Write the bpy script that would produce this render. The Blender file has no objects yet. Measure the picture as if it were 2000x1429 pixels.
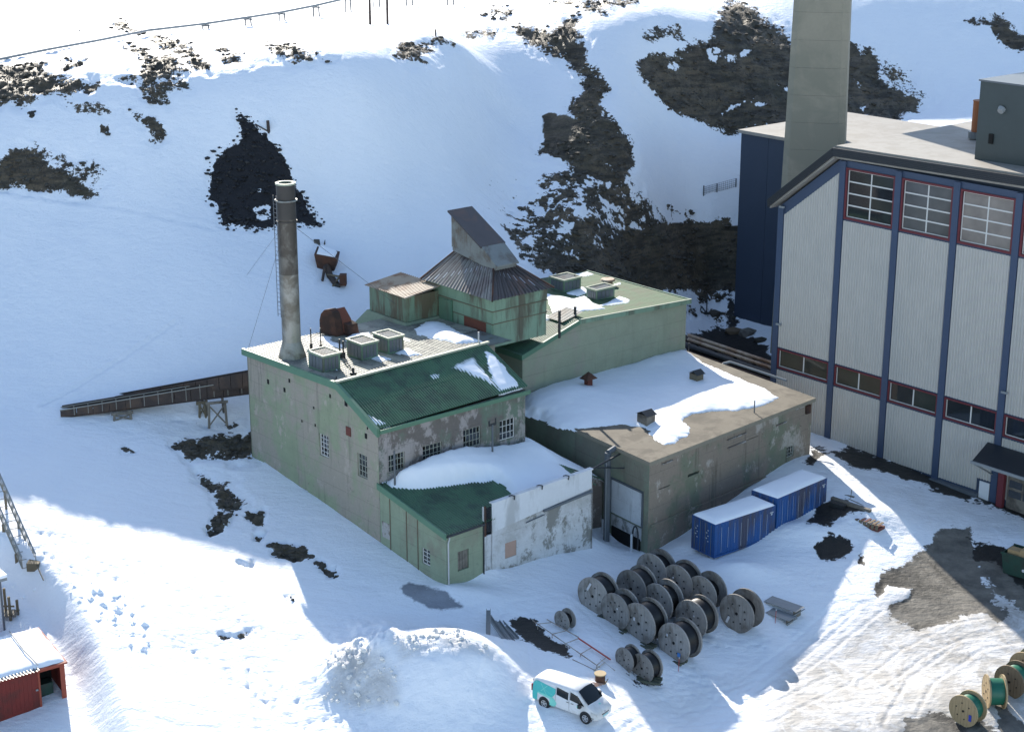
import bpy, math, random
import numpy as np
from mathutils import Vector
from mathutils.geometry import tessellate_polygon
random.seed(7); RNG = np.random.default_rng(11)
S = bpy.context.scene; COL = S.collection
# ------------------------------------------------------------------ camera, sky, sun, exposure
F = 3360.0; TH = math.atan(1063/3360.0); H = 47.0
cth, sth = math.cos(TH), math.sin(TH)
cd = bpy.data.cameras.new('camera'); cam = bpy.data.objects.new('camera', cd); COL.objects.link(cam)
cam.location = (0, 0, H); cam.rotation_euler = (math.pi/2-TH, 0, 0)
cd.sensor_width = 36; cd.lens = 36*F/2000; cd.clip_start = 1; cd.clip_end = 8000
S.camera = cam
SUN_EL, SUN_AZ = math.radians(25.9), .31           # azimuth: metres to the left per metre away from the camera
wd = bpy.data.worlds.new('World'); S.world = wd; wd.use_nodes = True
nt = wd.node_tree; sk = nt.nodes.new('ShaderNodeTexSky'); sk.sky_type = 'NISHITA'; sk.sun_disc = False
sk.sun_elevation = SUN_EL; sk.sun_rotation = -math.atan(SUN_AZ); sk.air_density = 1.0; sk.dust_density = .6; sk.ozone_density = 1.2
nt.links.new(sk.outputs[0], nt.nodes['Background'].inputs[0]); nt.nodes['Background'].inputs[1].default_value = .125
ld = bpy.data.lights.new('sun', 'SUN'); ld.energy = 4.6; ld.angle = math.radians(.55); ld.color = (1, .93, .82)
sun = bpy.data.objects.new('sun', ld); COL.objects.link(sun)
dv = Vector((SUN_AZ, -1, 0)).normalized()*math.cos(SUN_EL) + Vector((0, 0, -math.sin(SUN_EL)))
sun.rotation_euler = dv.to_track_quat('-Z', 'Y').to_euler(); sun.location = (-60, 180, 90)
vs = S.view_settings; vs.view_transform = 'Standard'; vs.look = 'None'; vs.gamma = 1; vs.exposure = 1.15; vs.use_curve_mapping = False

# ------------------------------------------------------------------ survey helpers: photo measurements -> metres
C0 = np.array([0, 0, H])
def ray(px, py):
    u = (px-1000)/F; v = (py-714.5)/F
    return np.array([u, cth-v*sth, -sth-v*cth])
def pz(px, py, z):
    d = ray(px, py); return C0+d*((z-H)/d[2])
def proj(X, Y, Z):
    zc = Y*cth-(Z-H)*sth; yu = Y*sth+(Z-H)*cth
    return 1000+F*X/zc, 714.5-F*yu/zc
AV = np.array([-.6477, .7620, 0]); BV = np.array([.7620, .6477, 0]); OO = pz(873, 1155, 0); ROT = math.atan2(.6477, .7620)
def W(b, a, z=0.0): return OO+AV*a+BV*b+np.array([0, 0, z])
def loc(P): d = np.array(P)-OO; return np.array([d@BV, d@AV, P[2]])
def lz(px, py, z): return loc(pz(px, py, z))            # (b,a,z) of a pixel at height z
def onA(px, py, a):
    d = ray(px, py); P0 = OO+AV*a; return loc(C0+d*(np.dot(P0-C0, AV)/np.dot(d, AV)))
def onB(px, py, b):
    d = ray(px, py); P0 = OO+BV*b; return loc(C0+d*(np.dot(P0-C0, BV)/np.dot(d, BV)))

# ------------------------------------------------------------------ noise
_T = RNG.random((256, 256))
def vnoise(x, y):
    xi = np.floor(x).astype(int); yi = np.floor(y).astype(int); fx = x-xi; fy = y-yi
    fx = fx*fx*(3-2*fx); fy = fy*fy*(3-2*fy)
    a = _T[xi & 255, yi & 255]; b = _T[(xi+1) & 255, yi & 255]; c = _T[xi & 255, (yi+1) & 255]; d = _T[(xi+1) & 255, (yi+1) & 255]
    return (a*(1-fx)+b*fx)*(1-fy)+(c*(1-fx)+d*fx)*fy-.5
def fbm(x, y, o=4, s=1.0, g=.5):
    r = np.zeros_like(x); am = 1.0
    for k in range(o):
        r += am*vnoise(x*s+17.3*k, y*s-9.1*k); s *= 2.03; am *= g
    return r
def sdpoly(x, y, P):
    """signed distance, positive inside"""
    P = np.array(P, float); n = len(P); d = np.full(x.shape, 1e18); ins = np.zeros(x.shape, bool)
    for i in range(n):
        ax, ay = P[i]; bx, by = P[(i+1) % n]; ex, ey = bx-ax, by-ay
        t = np.clip(((x-ax)*ex+(y-ay)*ey)/(ex*ex+ey*ey+1e-12), 0, 1)
        d = np.minimum(d, (x-ax-t*ex)**2+(y-ay-t*ey)**2)
        with np.errstate(divide='ignore', invalid='ignore'):
            ins ^= ((ay > y) != (by > y)) & (x < ex*(y-ay)/(ey if ey else 1e-12)+ax)
    return np.where(ins, 1, -1)*np.sqrt(d)
def sdline(x, y, P):
    d = np.full(x.shape, 1e18)
    for (ax, ay), (bx, by) in zip(P[:-1], P[1:]):
        ex, ey = bx-ax, by-ay; t = np.clip(((x-ax)*ex+(y-ay)*ey)/(ex*ex+ey*ey+1e-12), 0, 1)
        d = np.minimum(d, (x-ax-t*ex)**2+(y-ay-t*ey)**2)
    return np.sqrt(d)
def sstep(a, b, x): t = np.clip((x-a)/(b-a), 0, 1); return t*t*(3-2*t)

# ------------------------------------------------------------------ terrain
def atY(px, py, Y): d = ray(px, py); t = Y/d[1]; return C0+d*t
cz = [(873,1155,0),(745,1060,1.0),(620,975,1.9),(497,890,2.8),(500,1000,1.7),(400,1060,1.5),(575,1110,.6),(610,1190,.1),(700,1180,0),(150,1000,2.6),
 (30,1020,2.8),(120,805,5.0),(300,850,3.9),(0,900,4.2),(250,1200,.6),(100,1120,1.5),(450,1300,-.8),(600,1400,-1.7),(250,1400,-1.0),(60,1400,-.9),(-100,1300,-.3),
 (945,1108,.2),(1110,1045,-.2),(1190,1068,-1.7),(1255,1085,-1.6),(1200,1310,-1.6),(1120,1400,-1.2),(1190,1420,-1.6),(1000,1200,-.7),(1000,1400,-1.5),(850,1290,-1.0),(800,1420,-1.8),
 (1330,1400,-3.4),(1330,1200,-2.0),(1500,1290,-3.0),(1420,1250,-2.6),(1720,1148,-1.5),(1789,1104,-1.2),(1400,1105,-1.0),(1500,1050,-.7),(1578,905,.9),(1618,858,.2),(1821,936,-.1),
 (1910,970,-.3),(1990,1010,-.5),(1657,991,.2),(1990,1220,-1.8),(1900,1300,-2.4),(1700,1300,-3.0),(1900,1429,-3),(1600,1429,-3.2),(2150,1250,-2),(2150,1050,-.8),
 (-200,1600,-2.5),(400,1600,-3.2),(1000,1600,-3.9),(1600,1600,-5),(2200,1600,-5),(1432,640,.6),(1380,620,1.3),(1345,660,1.5),(1505,690,.1),(1400,570,2.9),(1560,800,.3)]
cy = [(40,190,149.5),(-150,190,148),(220,152,152),(450,138,152.6),(700,130,153.3),(150,115,158),(450,100,163),(700,100,164),(0,150,154),(300,120,158.5),(150,200,149),(450,170,150.6),(700,165,151.5),(300,215,148.2),(600,215,149.2),(300,270,146.2),(600,270,147.6),(820,110,160),(830,160,157),(150,350,143.5),(-100,350,142),(400,350,144.5),(150,500,136.5),(-100,500,135.5),(400,500,137),
 (150,650,129.5),(400,650,130),(-100,650,129),(450,740,125.8),(-100,800,120.5),
 (800,350,148),(800,500,141),(700,600,134.5),(620,350,146.5),(620,500,139.5),(560,620,131.5),
 (1150,60,179),(1150,130,173.5),(1150,200,168.5),(1150,300,161.5),(1150,400,155),(1150,440,153),(1150,510,149.5),(1000,80,178.5),(1000,150,172.5),(1000,250,165.5),(1000,330,158.5),(1000,400,154),(900,90,168),(900,200,159),(880,300,152.5),(950,480,144.5),
 (1350,60,184),(1350,150,179),(1350,250,173),(1350,340,169),(1350,400,167.3),(1390,422,166.8),(1390,535,165.2),(1250,60,180),(1250,200,171),(1250,300,164.5),(1250,400,160.5),(1250,436,159.5),(1250,545,156.5),
 (1430,300,172),(1600,100,188),(1600,230,177),(1750,100,190),(1750,200,182.5),(2000,60,194),(2000,180,184),(2200,100,192),(1600,330,168.5),(1850,300,168),
 (0,100,165),(0,0,215),(300,60,183),(300,0,215),(700,60,183),(700,0,215),(1000,40,184),(1000,0,215),(1150,0,218),(1400,0,200),(1750,0,198.5),(2000,0,199.5),
 (0,-60,262),(500,-60,262),(1000,-60,262),(1500,-60,208),(2000,-60,208),(2200,0,203),(-200,100,165),(-200,0,215)]
ctrl = np.array([pz(*p) for p in cz]+[atY(*p) for p in cy])
def _tps_fit(Q, z, lam):
    n = len(Q); r2 = ((Q[:, None]-Q[None])**2).sum(-1); K = .5*r2*np.log(r2+1e-12)+lam*np.eye(n)
    P = np.hstack([np.ones((n, 1)), Q]); M = np.zeros((n+3, n+3)); M[:n, :n] = K; M[:n, n:] = P; M[n:, :n] = P.T
    return np.linalg.solve(M, np.concatenate([z, [0, 0, 0]]))
TQ = ctrl[:, :2]/100; TW = _tps_fit(TQ, ctrl[:, 2], 2e-4)
def tps(X, Y):
    Yc = np.clip(Y, 76, 268); Xc = np.clip(X, -.40*Yc, .40*Yc)
    q = np.stack([Xc, Yc], -1)/100; out = TW[-3]+q[..., 0]*TW[-2]+q[..., 1]*TW[-1]
    for i in range(len(TQ)):
        r2 = (q[..., 0]-TQ[i, 0])**2+(q[..., 1]-TQ[i, 1])**2
        out = out+TW[i]*.5*r2*np.log(r2+1e-12)
    return out
LOW = [(92,1150),(150,1200),(200,1270),(235,1340),(262,1410),(290,1560),(-300,1560),(-300,1150),(0,1115)]
LOWw = [tuple(pz(x, y, -.3)[:2]) for x, y in LOW]
MB_c = pz(858, 1345, -1.3); MA_c = pz(700, 1318, -1.0); MC_c = pz(755, 1262, -1.0); MD_c = pz(960, 1290, -1.2)
MOUNDS = [(MB_c, 4.3, 3.3, 3.1, 3.0), (MA_c, 2.6, 2.3, 1.5, 2.4), (MC_c, 2.0, 1.6, .9, 2.0), (MD_c, 2.2, 1.5, .8, 2.0),
          (pz(905, 1165, -.2), 2.6, 1.1, .5, 2), (pz(915, 1115, .2), 1.6, .9, .9, 2), (pz(1100, 1040, 0), 3.0, 1.3, .8, 2), (pz(1345, 1052, -.6), 1.2, 1.0, .3, 2),
          (pz(1450, 1118, -1.1), 2.4, 1.0, .5, 2), (pz(1560, 1035, -.2), 3.2, 1.4, .6, 2), (pz(1700, 1010, 0), 2.5, 1.6, .5, 2)]
def hz(X, Y):
    X = np.asarray(X, float); Y = np.asarray(Y, float); z = tps(X, Y)
    z = z-1.7*sstep(-.1, 2.0, sdpoly(X, Y, LOWw))
    for c, rx, ry, h, p in MOUNDS:
        d = np.sqrt(((X-c[0])/rx)**2+((Y-c[1])/ry)**2); z = z+h*np.exp(-d**p)
    return z
def hz1(x, y): return float(hz(np.array([x]), np.array([y]))[0])
def ground(px, py):
    d = ray(px, py); t = np.linspace(85, 300, 1400)/1.0
    P = C0+d[None]*t[:, None]; g = hz(P[:, 0], P[:, 1])-P[:, 2]; i = int(np.argmax(g > 0)) if (g > 0).any() else len(t)-1
    if i == 0: return P[0]
    f = g[i-1]/(g[i-1]-g[i]); q = P[i-1]*(1-f)+P[i]*f; q[2] = hz1(q[0], q[1]); return q

# ------------------------------------------------------------------ materials
MATS = {}
class NT:
    def __init__(s, name):
        s.m = bpy.data.materials.new(name); s.m.use_nodes = True; s.t = s.m.node_tree; s.b = s.t.nodes['Principled BSDF']
        s.co = None
    def n(s, ty, **k):
        x = s.t.nodes.new(ty)
        for a, v in k.items(): setattr(x, a, v)
        return x
    def l(s, a, b): s.t.links.new(a, b)
    def coord(s, kind='Object'):
        c = s.n('ShaderNodeTexCoord'); return c.outputs[kind]
    def geo(s): return s.n('ShaderNodeNewGeometry').outputs['Position']
    def mapping(s, vec, sc=(1, 1, 1)):
        m = s.n('ShaderNodeMapping'); m.inputs['Scale'].default_value = sc; s.l(vec, m.inputs[0]); return m.outputs[0]
    def noise(s, vec, scale, detail=4, rough=.55, dist=0):
        x = s.n('ShaderNodeTexNoise'); x.inputs['Scale'].default_value = scale; x.inputs['Detail'].default_value = detail
        x.inputs['Roughness'].default_value = rough; x.inputs['Distortion'].default_value = dist; s.l(vec, x.inputs['Vector']); return x.outputs[0]
    def ramp(s, fac, stops):
        r = s.n('ShaderNodeValToRGB'); e = r.color_ramp.elements
        while len(e) < len(stops): e.new(.5)
        for i, (p, c) in enumerate(stops): e[i].position = p; e[i].color = (c+(1,)) if isinstance(c, tuple) else (c, c, c, 1)
        s.l(fac, r.inputs[0]); return r.outputs[0]
    def mix(s, fac, a, b, mode='MIX'):
        x = s.n('ShaderNodeMix', data_type='RGBA', blend_type=mode)
        for v, i in ((fac, 0), (a, 6), (b, 7)):
            if isinstance(v, (int, float)): x.inputs[i].default_value = v
            elif isinstance(v, tuple): x.inputs[i].default_value = v+(1,)
            else: s.l(v, x.inputs[i])
        return x.outputs[2]
    def math(s, op, a, b=0.0, c=None):
        x = s.n('ShaderNodeMath', operation=op)
        for v, i in ((a, 0), (b, 1), (c, 2)):
            if v is None: continue
            if isinstance(v, (int, float)): x.inputs[i].default_value = v
            else: s.l(v, x.inputs[i])
        return x.outputs[0]
    def bump(s, h, strength=.3, dist=.05):
        x = s.n('ShaderNodeBump'); x.inputs['Strength'].default_value = strength; x.inputs['Distance'].default_value = dist
        s.l(h, x.inputs['Height']); s.l(x.outputs[0], s.b.inputs['Normal'])
    def out(s, col, rough=.7, metal=0.0, spec=.4):
        if isinstance(col, tuple): s.b.inputs['Base Color'].default_value = col+(1,)
        else: s.l(col, s.b.inputs['Base Color'])
        if isinstance(rough, (int, float)): s.b.inputs['Roughness'].default_value = rough
        else: s.l(rough, s.b.inputs['Roughness'])
        s.b.inputs['Metallic'].default_value = metal; s.b.inputs['Specular IOR Level'].default_value = spec
        return s.m
def sc(c, k): return tuple(min(1, x*k) for x in c)
def m_plain(name, col, rough=.7, var=.25, scale=1.5, metal=0.0, bump=.15, dirt=None, dirt_amt=.45, streak=False, dscale=.6, objvar=0.0, fine=9):
    m = NT(name); co = m.coord()
    f = m.noise(co, scale, 5); c = m.mix(f, sc(col, 1-var), sc(col, 1+var))
    g = m.noise(co, scale*fine, 3); c = m.mix(m.math('MULTIPLY', g, .35), c, sc(col, .6))
    if dirt:
        d = m.noise(m.mapping(co, (1, 1, .22) if streak else (1, 1, 1)), dscale, 6, .65, .4)
        e = .62-.3*dirt_amt
        c = m.mix(m.ramp(d, [(e-.05, 0.0), (e+.09, .9)]), c, dirt)
    if objvar:
        oi = m.n('ShaderNodeObjectInfo').outputs['Random']
        c = m.mix(1.0, c, m.ramp(oi, [(0, 1-objvar), (1, 1.0)]), 'MULTIPLY')
    if bump: m.bump(g, bump, .03)
    return m.out(c, rough, metal)

def mat(n, *a, **k):
    if n not in MATS: MATS[n] = m_plain(n, *a, **k)
    return MATS[n]
def m_wall(name, green, conc, white, gl, wl, dark=.5, seed=0.0, dk=(.055,.05,.042)):
    """weathered render: paint, bare concrete, white plaster left over, streaks of dirt, formwork lines"""
    m = NT(name); co = m.coord(); add = m.n('ShaderNodeVectorMath', operation='ADD'); m.l(co, add.inputs[0]); add.inputs[1].default_value = (seed, seed*.7, seed*.3); co = add.outputs[0]
    n1 = m.noise(m.mapping(co, (1, 1, .8)), .26, 9, .70, .15); n2 = m.noise(m.mapping(co, (1, 1, .75)), .6, 10, .74, .12); n3 = m.noise(m.mapping(co, (1, 1, .10)), 1.8, 7, .62, .1); n4 = m.noise(co, 6, 5, .7)
    n5 = m.noise(co, .9, 6, .62, .3)
    g = m.mix(n5, sc(green, .78), sc(green, 1.2))
    c = m.mix(n4, sc(conc, .7), sc(conc, 1.3))
    col = m.mix(m.ramp(n1, [(gl-.06, 0.0), (gl+.04, 1.0)]), g, c)
    col = m.mix(m.ramp(n2, [(wl-.03, 0.0), (wl+.03, .85)]), col, white)
    col = m.mix(m.ramp(n3, [(.56, 0.0), (.8, dark)]), col, dk)
    n6 = m.noise(co, 2.6, 8, .75, .5)
    col = m.mix(m.ramp(n6, [(.60, 0.0), (.68, dark*.9)]), col, sc(dk, 1.3))
    col = m.mix(m.math('MULTIPLY', n4, .3), col, sc(conc, .5))
    sx = m.n('ShaderNodeSeparateXYZ'); m.l(co, sx.inputs[0]); zz_ = m.math('ADD', m.math('MULTIPLY', sx.outputs[2], .78), m.math('MULTIPLY', n2, .06))
    fr_ = m.math('FRACT', zz_); ln = m.ramp(fr_, [(.0, 1.0), (.035, .0)]); col = m.mix(m.math('MULTIPLY', ln, m.ramp(n1, [(.4, .05), (.6, .55)])), col, sc(dk, 1.2))
    m.bump(m.math('ADD', n4, m.math('MULTIPLY', n2, .8)), .45, .04)
    return m.out(col, .9, 0, .2)
# ground: snow with rock, coal, asphalt and ice where the masks say
def m_ground():
    m = NT('snow_and_rock'); p = m.geo()
    def attr(n): a = m.n('ShaderNodeAttribute'); a.attribute_name = n; return a.outputs['Fac']
    nb = m.noise(p, .5, 8, .68, .3); nf = m.noise(p, 2.6, 7, .7, .2)
    nn = m.math('ADD', m.math('MULTIPLY', m.math('SUBTRACT', m.math('ADD', m.math('MULTIPLY', nb, .45), m.math('MULTIPLY', nf, .55)), .5), 2.6), .5)
    def msk(n, k=1.0, w=.03):
        v = m.math('ADD', attr(n), m.math('MULTIPLY', m.math('SUBTRACT', nn, .5), k)); return m.ramp(v, [(.5-w, 0.0), (.5+w, 1.0)])
    sn = m.mix(m.noise(p, .18, 5), (.80, .83, .88), (.90, .91, .93))
    dirty = m.mix(m.ramp(m.noise(p, .35, 8, .7, .8), [(.35, 0.0), (.75, 1.0)]), (.45, .435, .41), (.24, .215, .185))
    col = m.mix(m.math('MULTIPLY', attr('dirty'), m.ramp(m.noise(p, .5, 8, .74, .8), [(.28, .25), (.55, 1.0)])), sn, dirty)
    ice = m.mix(m.noise(p, .8, 5), (.16, .17, .19), (.34, .36, .40)); col = m.mix(msk('ice', .8, .2), col, ice)
    st = m.mapping(p, (.35, .35, 2.2)); strata = m.noise(st, .9, 6, .6, .3)
    rock = m.mix(m.ramp(m.noise(p, .22, 6), [(.3, 0.0), (.7, 1.0)]), (.07, .062, .042), (.16, .12, .08))
    rock = m.mix(m.ramp(strata, [(.42, 0.0), (.6, .75)]), rock, (.024, .022, .02))
    rock = m.mix(m.ramp(m.noise(p, 1.1, 6, .7), [(.52, 0.0), (.7, .7)]), rock, (.15, .125, .095))
    rock = m.mix(m.ramp(m.noise(p, 5, 4, .7), [(.45, 0.0), (.7, .6)]), rock, (.03, .032, .022))
    mr = m.math('MAXIMUM', msk('rock', .92, .03), m.ramp(attr('cliff'), [(.45, 0.0), (.55, 1.0)])); col = m.mix(mr, col, rock)
    coal = m.mix(m.noise(p, 3, 6), (.008, .008, .010), (.032, .030, .030)); mc = msk('coal', .8, .02); col = m.mix(mc, col, coal)
    asp = m.mix(m.ramp(m.noise(p, .7, 7, .65), [(.35, 0.0), (.65, 1.0)]), (.085, .08, .072), (.19, .175, .15))
    asp = m.mix(m.ramp(m.noise(p, .16, 6, .6, .5), [(.5, 0.0), (.58, .85)]), asp, (.03, .029, .027)); ma = msk('asph', .95, .06); col = m.mix(ma, col, asp)
    dk = m.mix(m.noise(p, 2, 6), (.012, .013, .014), (.04, .036, .032)); md = msk('wet', .95, .06); col = m.mix(md, col, dk)
    m.bump(m.math('ADD', m.math('MULTIPLY', m.noise(m.mapping(p, (1, 2.2, 1)), 1.1, 7, .62), 1.0), m.math('MULTIPLY', nf, .6)), .75, .14)
    ro = m.mix(m.math('MAXIMUM', mc, md), (.62,)*3, (.5,)*3)
    return m.out(col, ro, 0, .22)
SNOW = NT('snow'); _p = SNOW.coord(); SNOW.bump(SNOW.noise(_p, 1.6, 6), .4, .08)
MATS['snow'] = SNOW.out(SNOW.mix(SNOW.noise(_p, .7, 4), (.82, .85, .9), (.9, .91, .93)), .6, 0, .2)
def m_glass(name, col, rough=.06, spec=.8):
    m = NT(name); return m.out(m.mix(m.noise(m.coord(), .8, 4), sc(col, .6), sc(col, 1.5)), rough, 0, spec)
MATS['glass'] = m_glass('glass', (.018, .022, .026), .05, 1.0)
MATS['glass2'] = m_glass('greenish_glass', (.03, .034, .03), .12, .8)
MATS['black'] = mat('black_hole', (.006, .006, .006), .9, bump=0)

# ------------------------------------------------------------------ mesh builder and object tree
def setp(o, label=None, cat=None, group=None, kind=None):
    if label: o['label'] = label
    if cat: o['category'] = cat
    if group: o['group'] = group
    if kind: o['kind'] = kind
    return o
def mesh_obj(name, v, f, m, smooth=False):
    me = bpy.data.meshes.new(name); me.from_pydata([tuple(map(float, x)) for x in v], [], f); me.materials.append(m)
    if smooth: me.polygons.foreach_set('use_smooth', [True]*len(me.polygons))
    me.update(); o = bpy.data.objects.new(name, me); COL.objects.link(o); return o
class Thing:
    def __init__(s, name, label, cat, at=None, rot=0.0, group=None, baz=None, root=True):
        s.o = bpy.data.objects.new(name, None); COL.objects.link(s.o); s.o.empty_display_size = .5
        if baz is not None: s.org = np.array(baz, float); s.o.location = W(*baz); s.o.rotation_euler = (0, 0, ROT)
        else: s.org = np.zeros(3); s.o.location = at; s.o.rotation_euler = (0, 0, rot)
        setp(s.o, label, cat, group)
class MB:
    def __init__(s): s.v = []; s.f = []
    def add(s, v, f):
        k = len(s.v); s.v += [tuple(x) for x in v]; s.f += [tuple(i+k for i in q) for q in f]; return s
    def hexa(s, p): return s.add(p, [(0,3,2,1),(4,5,6,7),(0,1,5,4),(1,2,6,5),(2,3,7,6),(3,0,4,7)])
    def box(s, x0, x1, y0, y1, z0, z1): return s.hexa([(x0,y0,z0),(x1,y0,z0),(x1,y1,z0),(x0,y1,z0),(x0,y0,z1),(x1,y0,z1),(x1,y1,z1),(x0,y1,z1)])
    def pbox(s, P, u0, u1, v0, v1, n0, n1): return s.hexa([P(u0,v0,n0),P(u1,v0,n0),P(u1,v0,n1),P(u0,v0,n1),P(u0,v1,n0),P(u1,v1,n0),P(u1,v1,n1),P(u0,v1,n1)])
    def prism(s, pts, P, n0, n1):
        """2D polygon pts (u,v) mapped by P between depths n0..n1"""
        k = len(pts); v = [P(u, w, n0) for u, w in pts]+[P(u, w, n1) for u, w in pts]
        f = [tuple(range(k)), tuple(range(2*k-1, k-1, -1))]+[(i, i+k, (i+1) % k+k, (i+1) % k) for i in range(k)]
        return s.add(v, f)
    def cyl(s, p0, p1, r0, r1=None, n=12, cap=True):
        r1 = r0 if r1 is None else r1; p0 = np.array(p0, float); p1 = np.array(p1, float); d = p1-p0; d /= np.linalg.norm(d)+1e-9
        a = np.cross(d, (0, 0, 1.) if abs(d[2]) < .9 else (1., 0, 0)); a /= np.linalg.norm(a); b = np.cross(d, a)
        cs = [(math.cos(2*math.pi*i/n), math.sin(2*math.pi*i/n)) for i in range(n)]
        v = [p0+(a*c+b*q)*r0 for c, q in cs]+[p1+(a*c+b*q)*r1 for c, q in cs]
        f = [(i, (i+1) % n, (i+1) % n+n, i+n) for i in range(n)]
        if cap: f += [tuple(range(n-1, -1, -1)), tuple(range(n, 2*n))]
        return s.add(v, f)
    def ring(s, c, axis, r_in, r_out, th, n=32, z0=0):
        """annular disc with thickness"""
        c = np.array(c, float); d = np.array(axis, float); d /= np.linalg.norm(d); a = np.cross(d, (0, 0, 1.) if abs(d[2]) < .9 else (1., 0, 0)); a /= np.linalg.norm(a); b = np.cross(d, a)
        v = []
        for r, h in ((r_in, 0), (r_out, 0), (r_out, th), (r_in, th)):
            v += [c+d*h+(a*math.cos(2*math.pi*i/n)+b*math.sin(2*math.pi*i/n))*r for i in range(n)]
        f = []
        for k in range(4):
            for i in range(n): f.append((k*n+i, k*n+(i+1) % n, ((k+1) % 4)*n+(i+1) % n, ((k+1) % 4)*n+i))
        return s.add(v, f)
    def tube(s, pts, r, n=8):
        for p, q in zip(pts[:-1], pts[1:]): s.cyl(p, q, r, n=n)
        return s
    def corr(s, P, u0, u1, v0, v1, pitch, amp):
        """trapezoid corrugation; v0,v1 constants or functions of u"""
        f0 = v0 if callable(v0) else (lambda u: v0); f1 = v1 if callable(v1) else (lambda u: v1)
        n = max(1, int(round(abs(u1-u0)/pitch))); du = (u1-u0)/n; pr = []
        for i in range(n): pr += [(u0+du*i, 0), (u0+du*(i+.28), 0), (u0+du*(i+.5), amp), (u0+du*(i+.78), amp)]
        pr.append((u1, 0)); v = []
        for u, h in pr: v += [P(u, f0(u), h), P(u, f1(u), h)]
        return s.add(v, [(2*i, 2*i+2, 2*i+3, 2*i+1) for i in range(len(pr)-1)])
    def wall(s, P, out, holes, depth):
        """flat wall polygon with rectangular openings and their reveals"""
        loops = [[Vector((u, v, 0)) for u, v in out]]
        for (a, b, c, d) in holes: loops.append([Vector(q+(0,)) for q in ((a, b), (a, d), (c, d), (c, b))])
        flat = [q for l in loops for q in l]; tri = tessellate_polygon(loops)
        s.add([P(q.x, q.y, 0) for q in flat], [tuple(t) for t in tri])
        for (a, b, c, d) in holes:
            for (x0, y0), (x1, y1) in (((a, b), (c, b)), ((c, b), (c, d)), ((c, d), (a, d)), ((a, d), (a, b))):
                s.add([P(x0, y0, 0), P(x1, y1, 0), P(x1, y1, -depth), P(x0, y0, -depth)], [(0, 1, 2, 3)])
        return s
    def obj(s, T, name, m, parent=None, label=None, kind=None, smooth=False):
        v = [tuple(np.array(p, float)-T.org) for p in s.v] if T is not None else s.v
        o = mesh_obj(name, v, s.f, MATS[m] if isinstance(m, str) else m, smooth)
        if T is not None: o.parent = parent or T.o
        setp(o, label, None, None, kind); return o
def PA(a0): return lambda u, v, n: (u, a0-n, v)          # wall facing the camera-left yard; u runs along b
def PB(b0): return lambda u, v, n: (b0-n, u, v)          # wall facing left; u runs along a
def copy_tree(src, location=None, rotz=None):
    r = src.copy(); COL.objects.link(r)
    if location is not None: r.location = location
    if rotz is not None: r.rotation_euler = (0, 0, rotz)
    for ch in list(src.children):
        c = ch.copy(); COL.objects.link(c); c.parent = r
        for g in ch.children:
            d = g.copy(); COL.objects.link(d); d.parent = c
    return r
def window(T, P, u0, v0, u1, v1, nu, nv, name='window', bar='wbar', pane='glass', depth=.12, missing=0.0, fr=.07, br=.04, panes=True, label=None):
    if u0 > u1: u0, u1 = u1, u0
    m = MB(); n0, n1 = -depth-.03, -depth+.04
    for a, b in ((u0, u0+fr), (u1-fr, u1)): m.pbox(P, a, b, v0, v1, n0, n1)
    for a, b in ((v0, v0+fr), (v1-fr, v1)): m.pbox(P, u0+fr, u1-fr, a, b, n0, n1)
    for i in range(1, nu): u = u0+(u1-u0)*i/nu; m.pbox(P, u-br/2, u+br/2, v0+fr, v1-fr, n0+.01, n1-.012)
    for j in range(1, nv): v = v0+(v1-v0)*j/nv; m.pbox(P, u0+fr, u1-fr, v-br/2, v+br/2, n0+.014, n1-.006)
    w = m.obj(T, name, bar, label=label)
    if panes:
        for i in range(nu):
            for j in range(nv):
                if random.random() < missing: continue
                a = u0+(u1-u0)*i/nu+.02; b = u0+(u1-u0)*(i+1)/nu-.02; c = v0+(v1-v0)*j/nv+.02; d = v0+(v1-v0)*(j+1)/nv-.02
                MB().pbox(P, a, b, c, d, -depth-.012, -depth-.004).obj(T, 'pane', pane if random.random() < .8 or pane != 'glass' else 'glass2', w)
    return w
# ------------------------------------------------------------------ the ground sheet
us = np.concatenate([[-40, -12, -4, -1.5, -.8, -.55, -.46, -.42], np.linspace(-.39, .39, 640), [.42, .46, .55, .8, 1.5, 4, 12, 40]])
ys = [82.0]
while ys[-1] < 262: ys.append(ys[-1]*(1.00165 if ys[-1] < 175 else 1.0028))
ys = np.concatenate([[-2500, -700, -200, -50, 0, 30, 50, 62, 70, 75, 79], ys, [268, 280, 310, 380, 600, 1200, 3000]])
GY, GX = np.meshgrid(ys, us, indexing='ij'); GX = GX*np.maximum(GY, 60)
Z = tps(GX, GY); Z = hz(GX, GY)
PX, PY = proj(GX, np.maximum(GY, 40), Z); onv = (GY > 60)
PX = np.where(onv, PX, -9999); PY = np.where(onv, PY, -9999)
wob = 11*fbm(GX, GY, 6, .5, .68)
def mask(polys, width=9, nz=1.0, x=PX, y=PY):
    r = np.zeros(PX.shape)
    for q in polys:
        p = q; w = width; lev = 1.0
        if isinstance(q, tuple): p, w, lev = q
        P = np.array(p); x0, y0 = P.min(0)-45; x1, y1 = P.max(0)+45
        sel = (PX > x0) & (PX < x1) & (PY > y0) & (PY < y1)
        if not sel.any(): continue
        d = sdpoly(PX[sel], PY[sel], p)+nz*wob[sel]
        r[sel] = np.maximum(r[sel], lev*sstep(-w, w, d))
    return r
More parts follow.
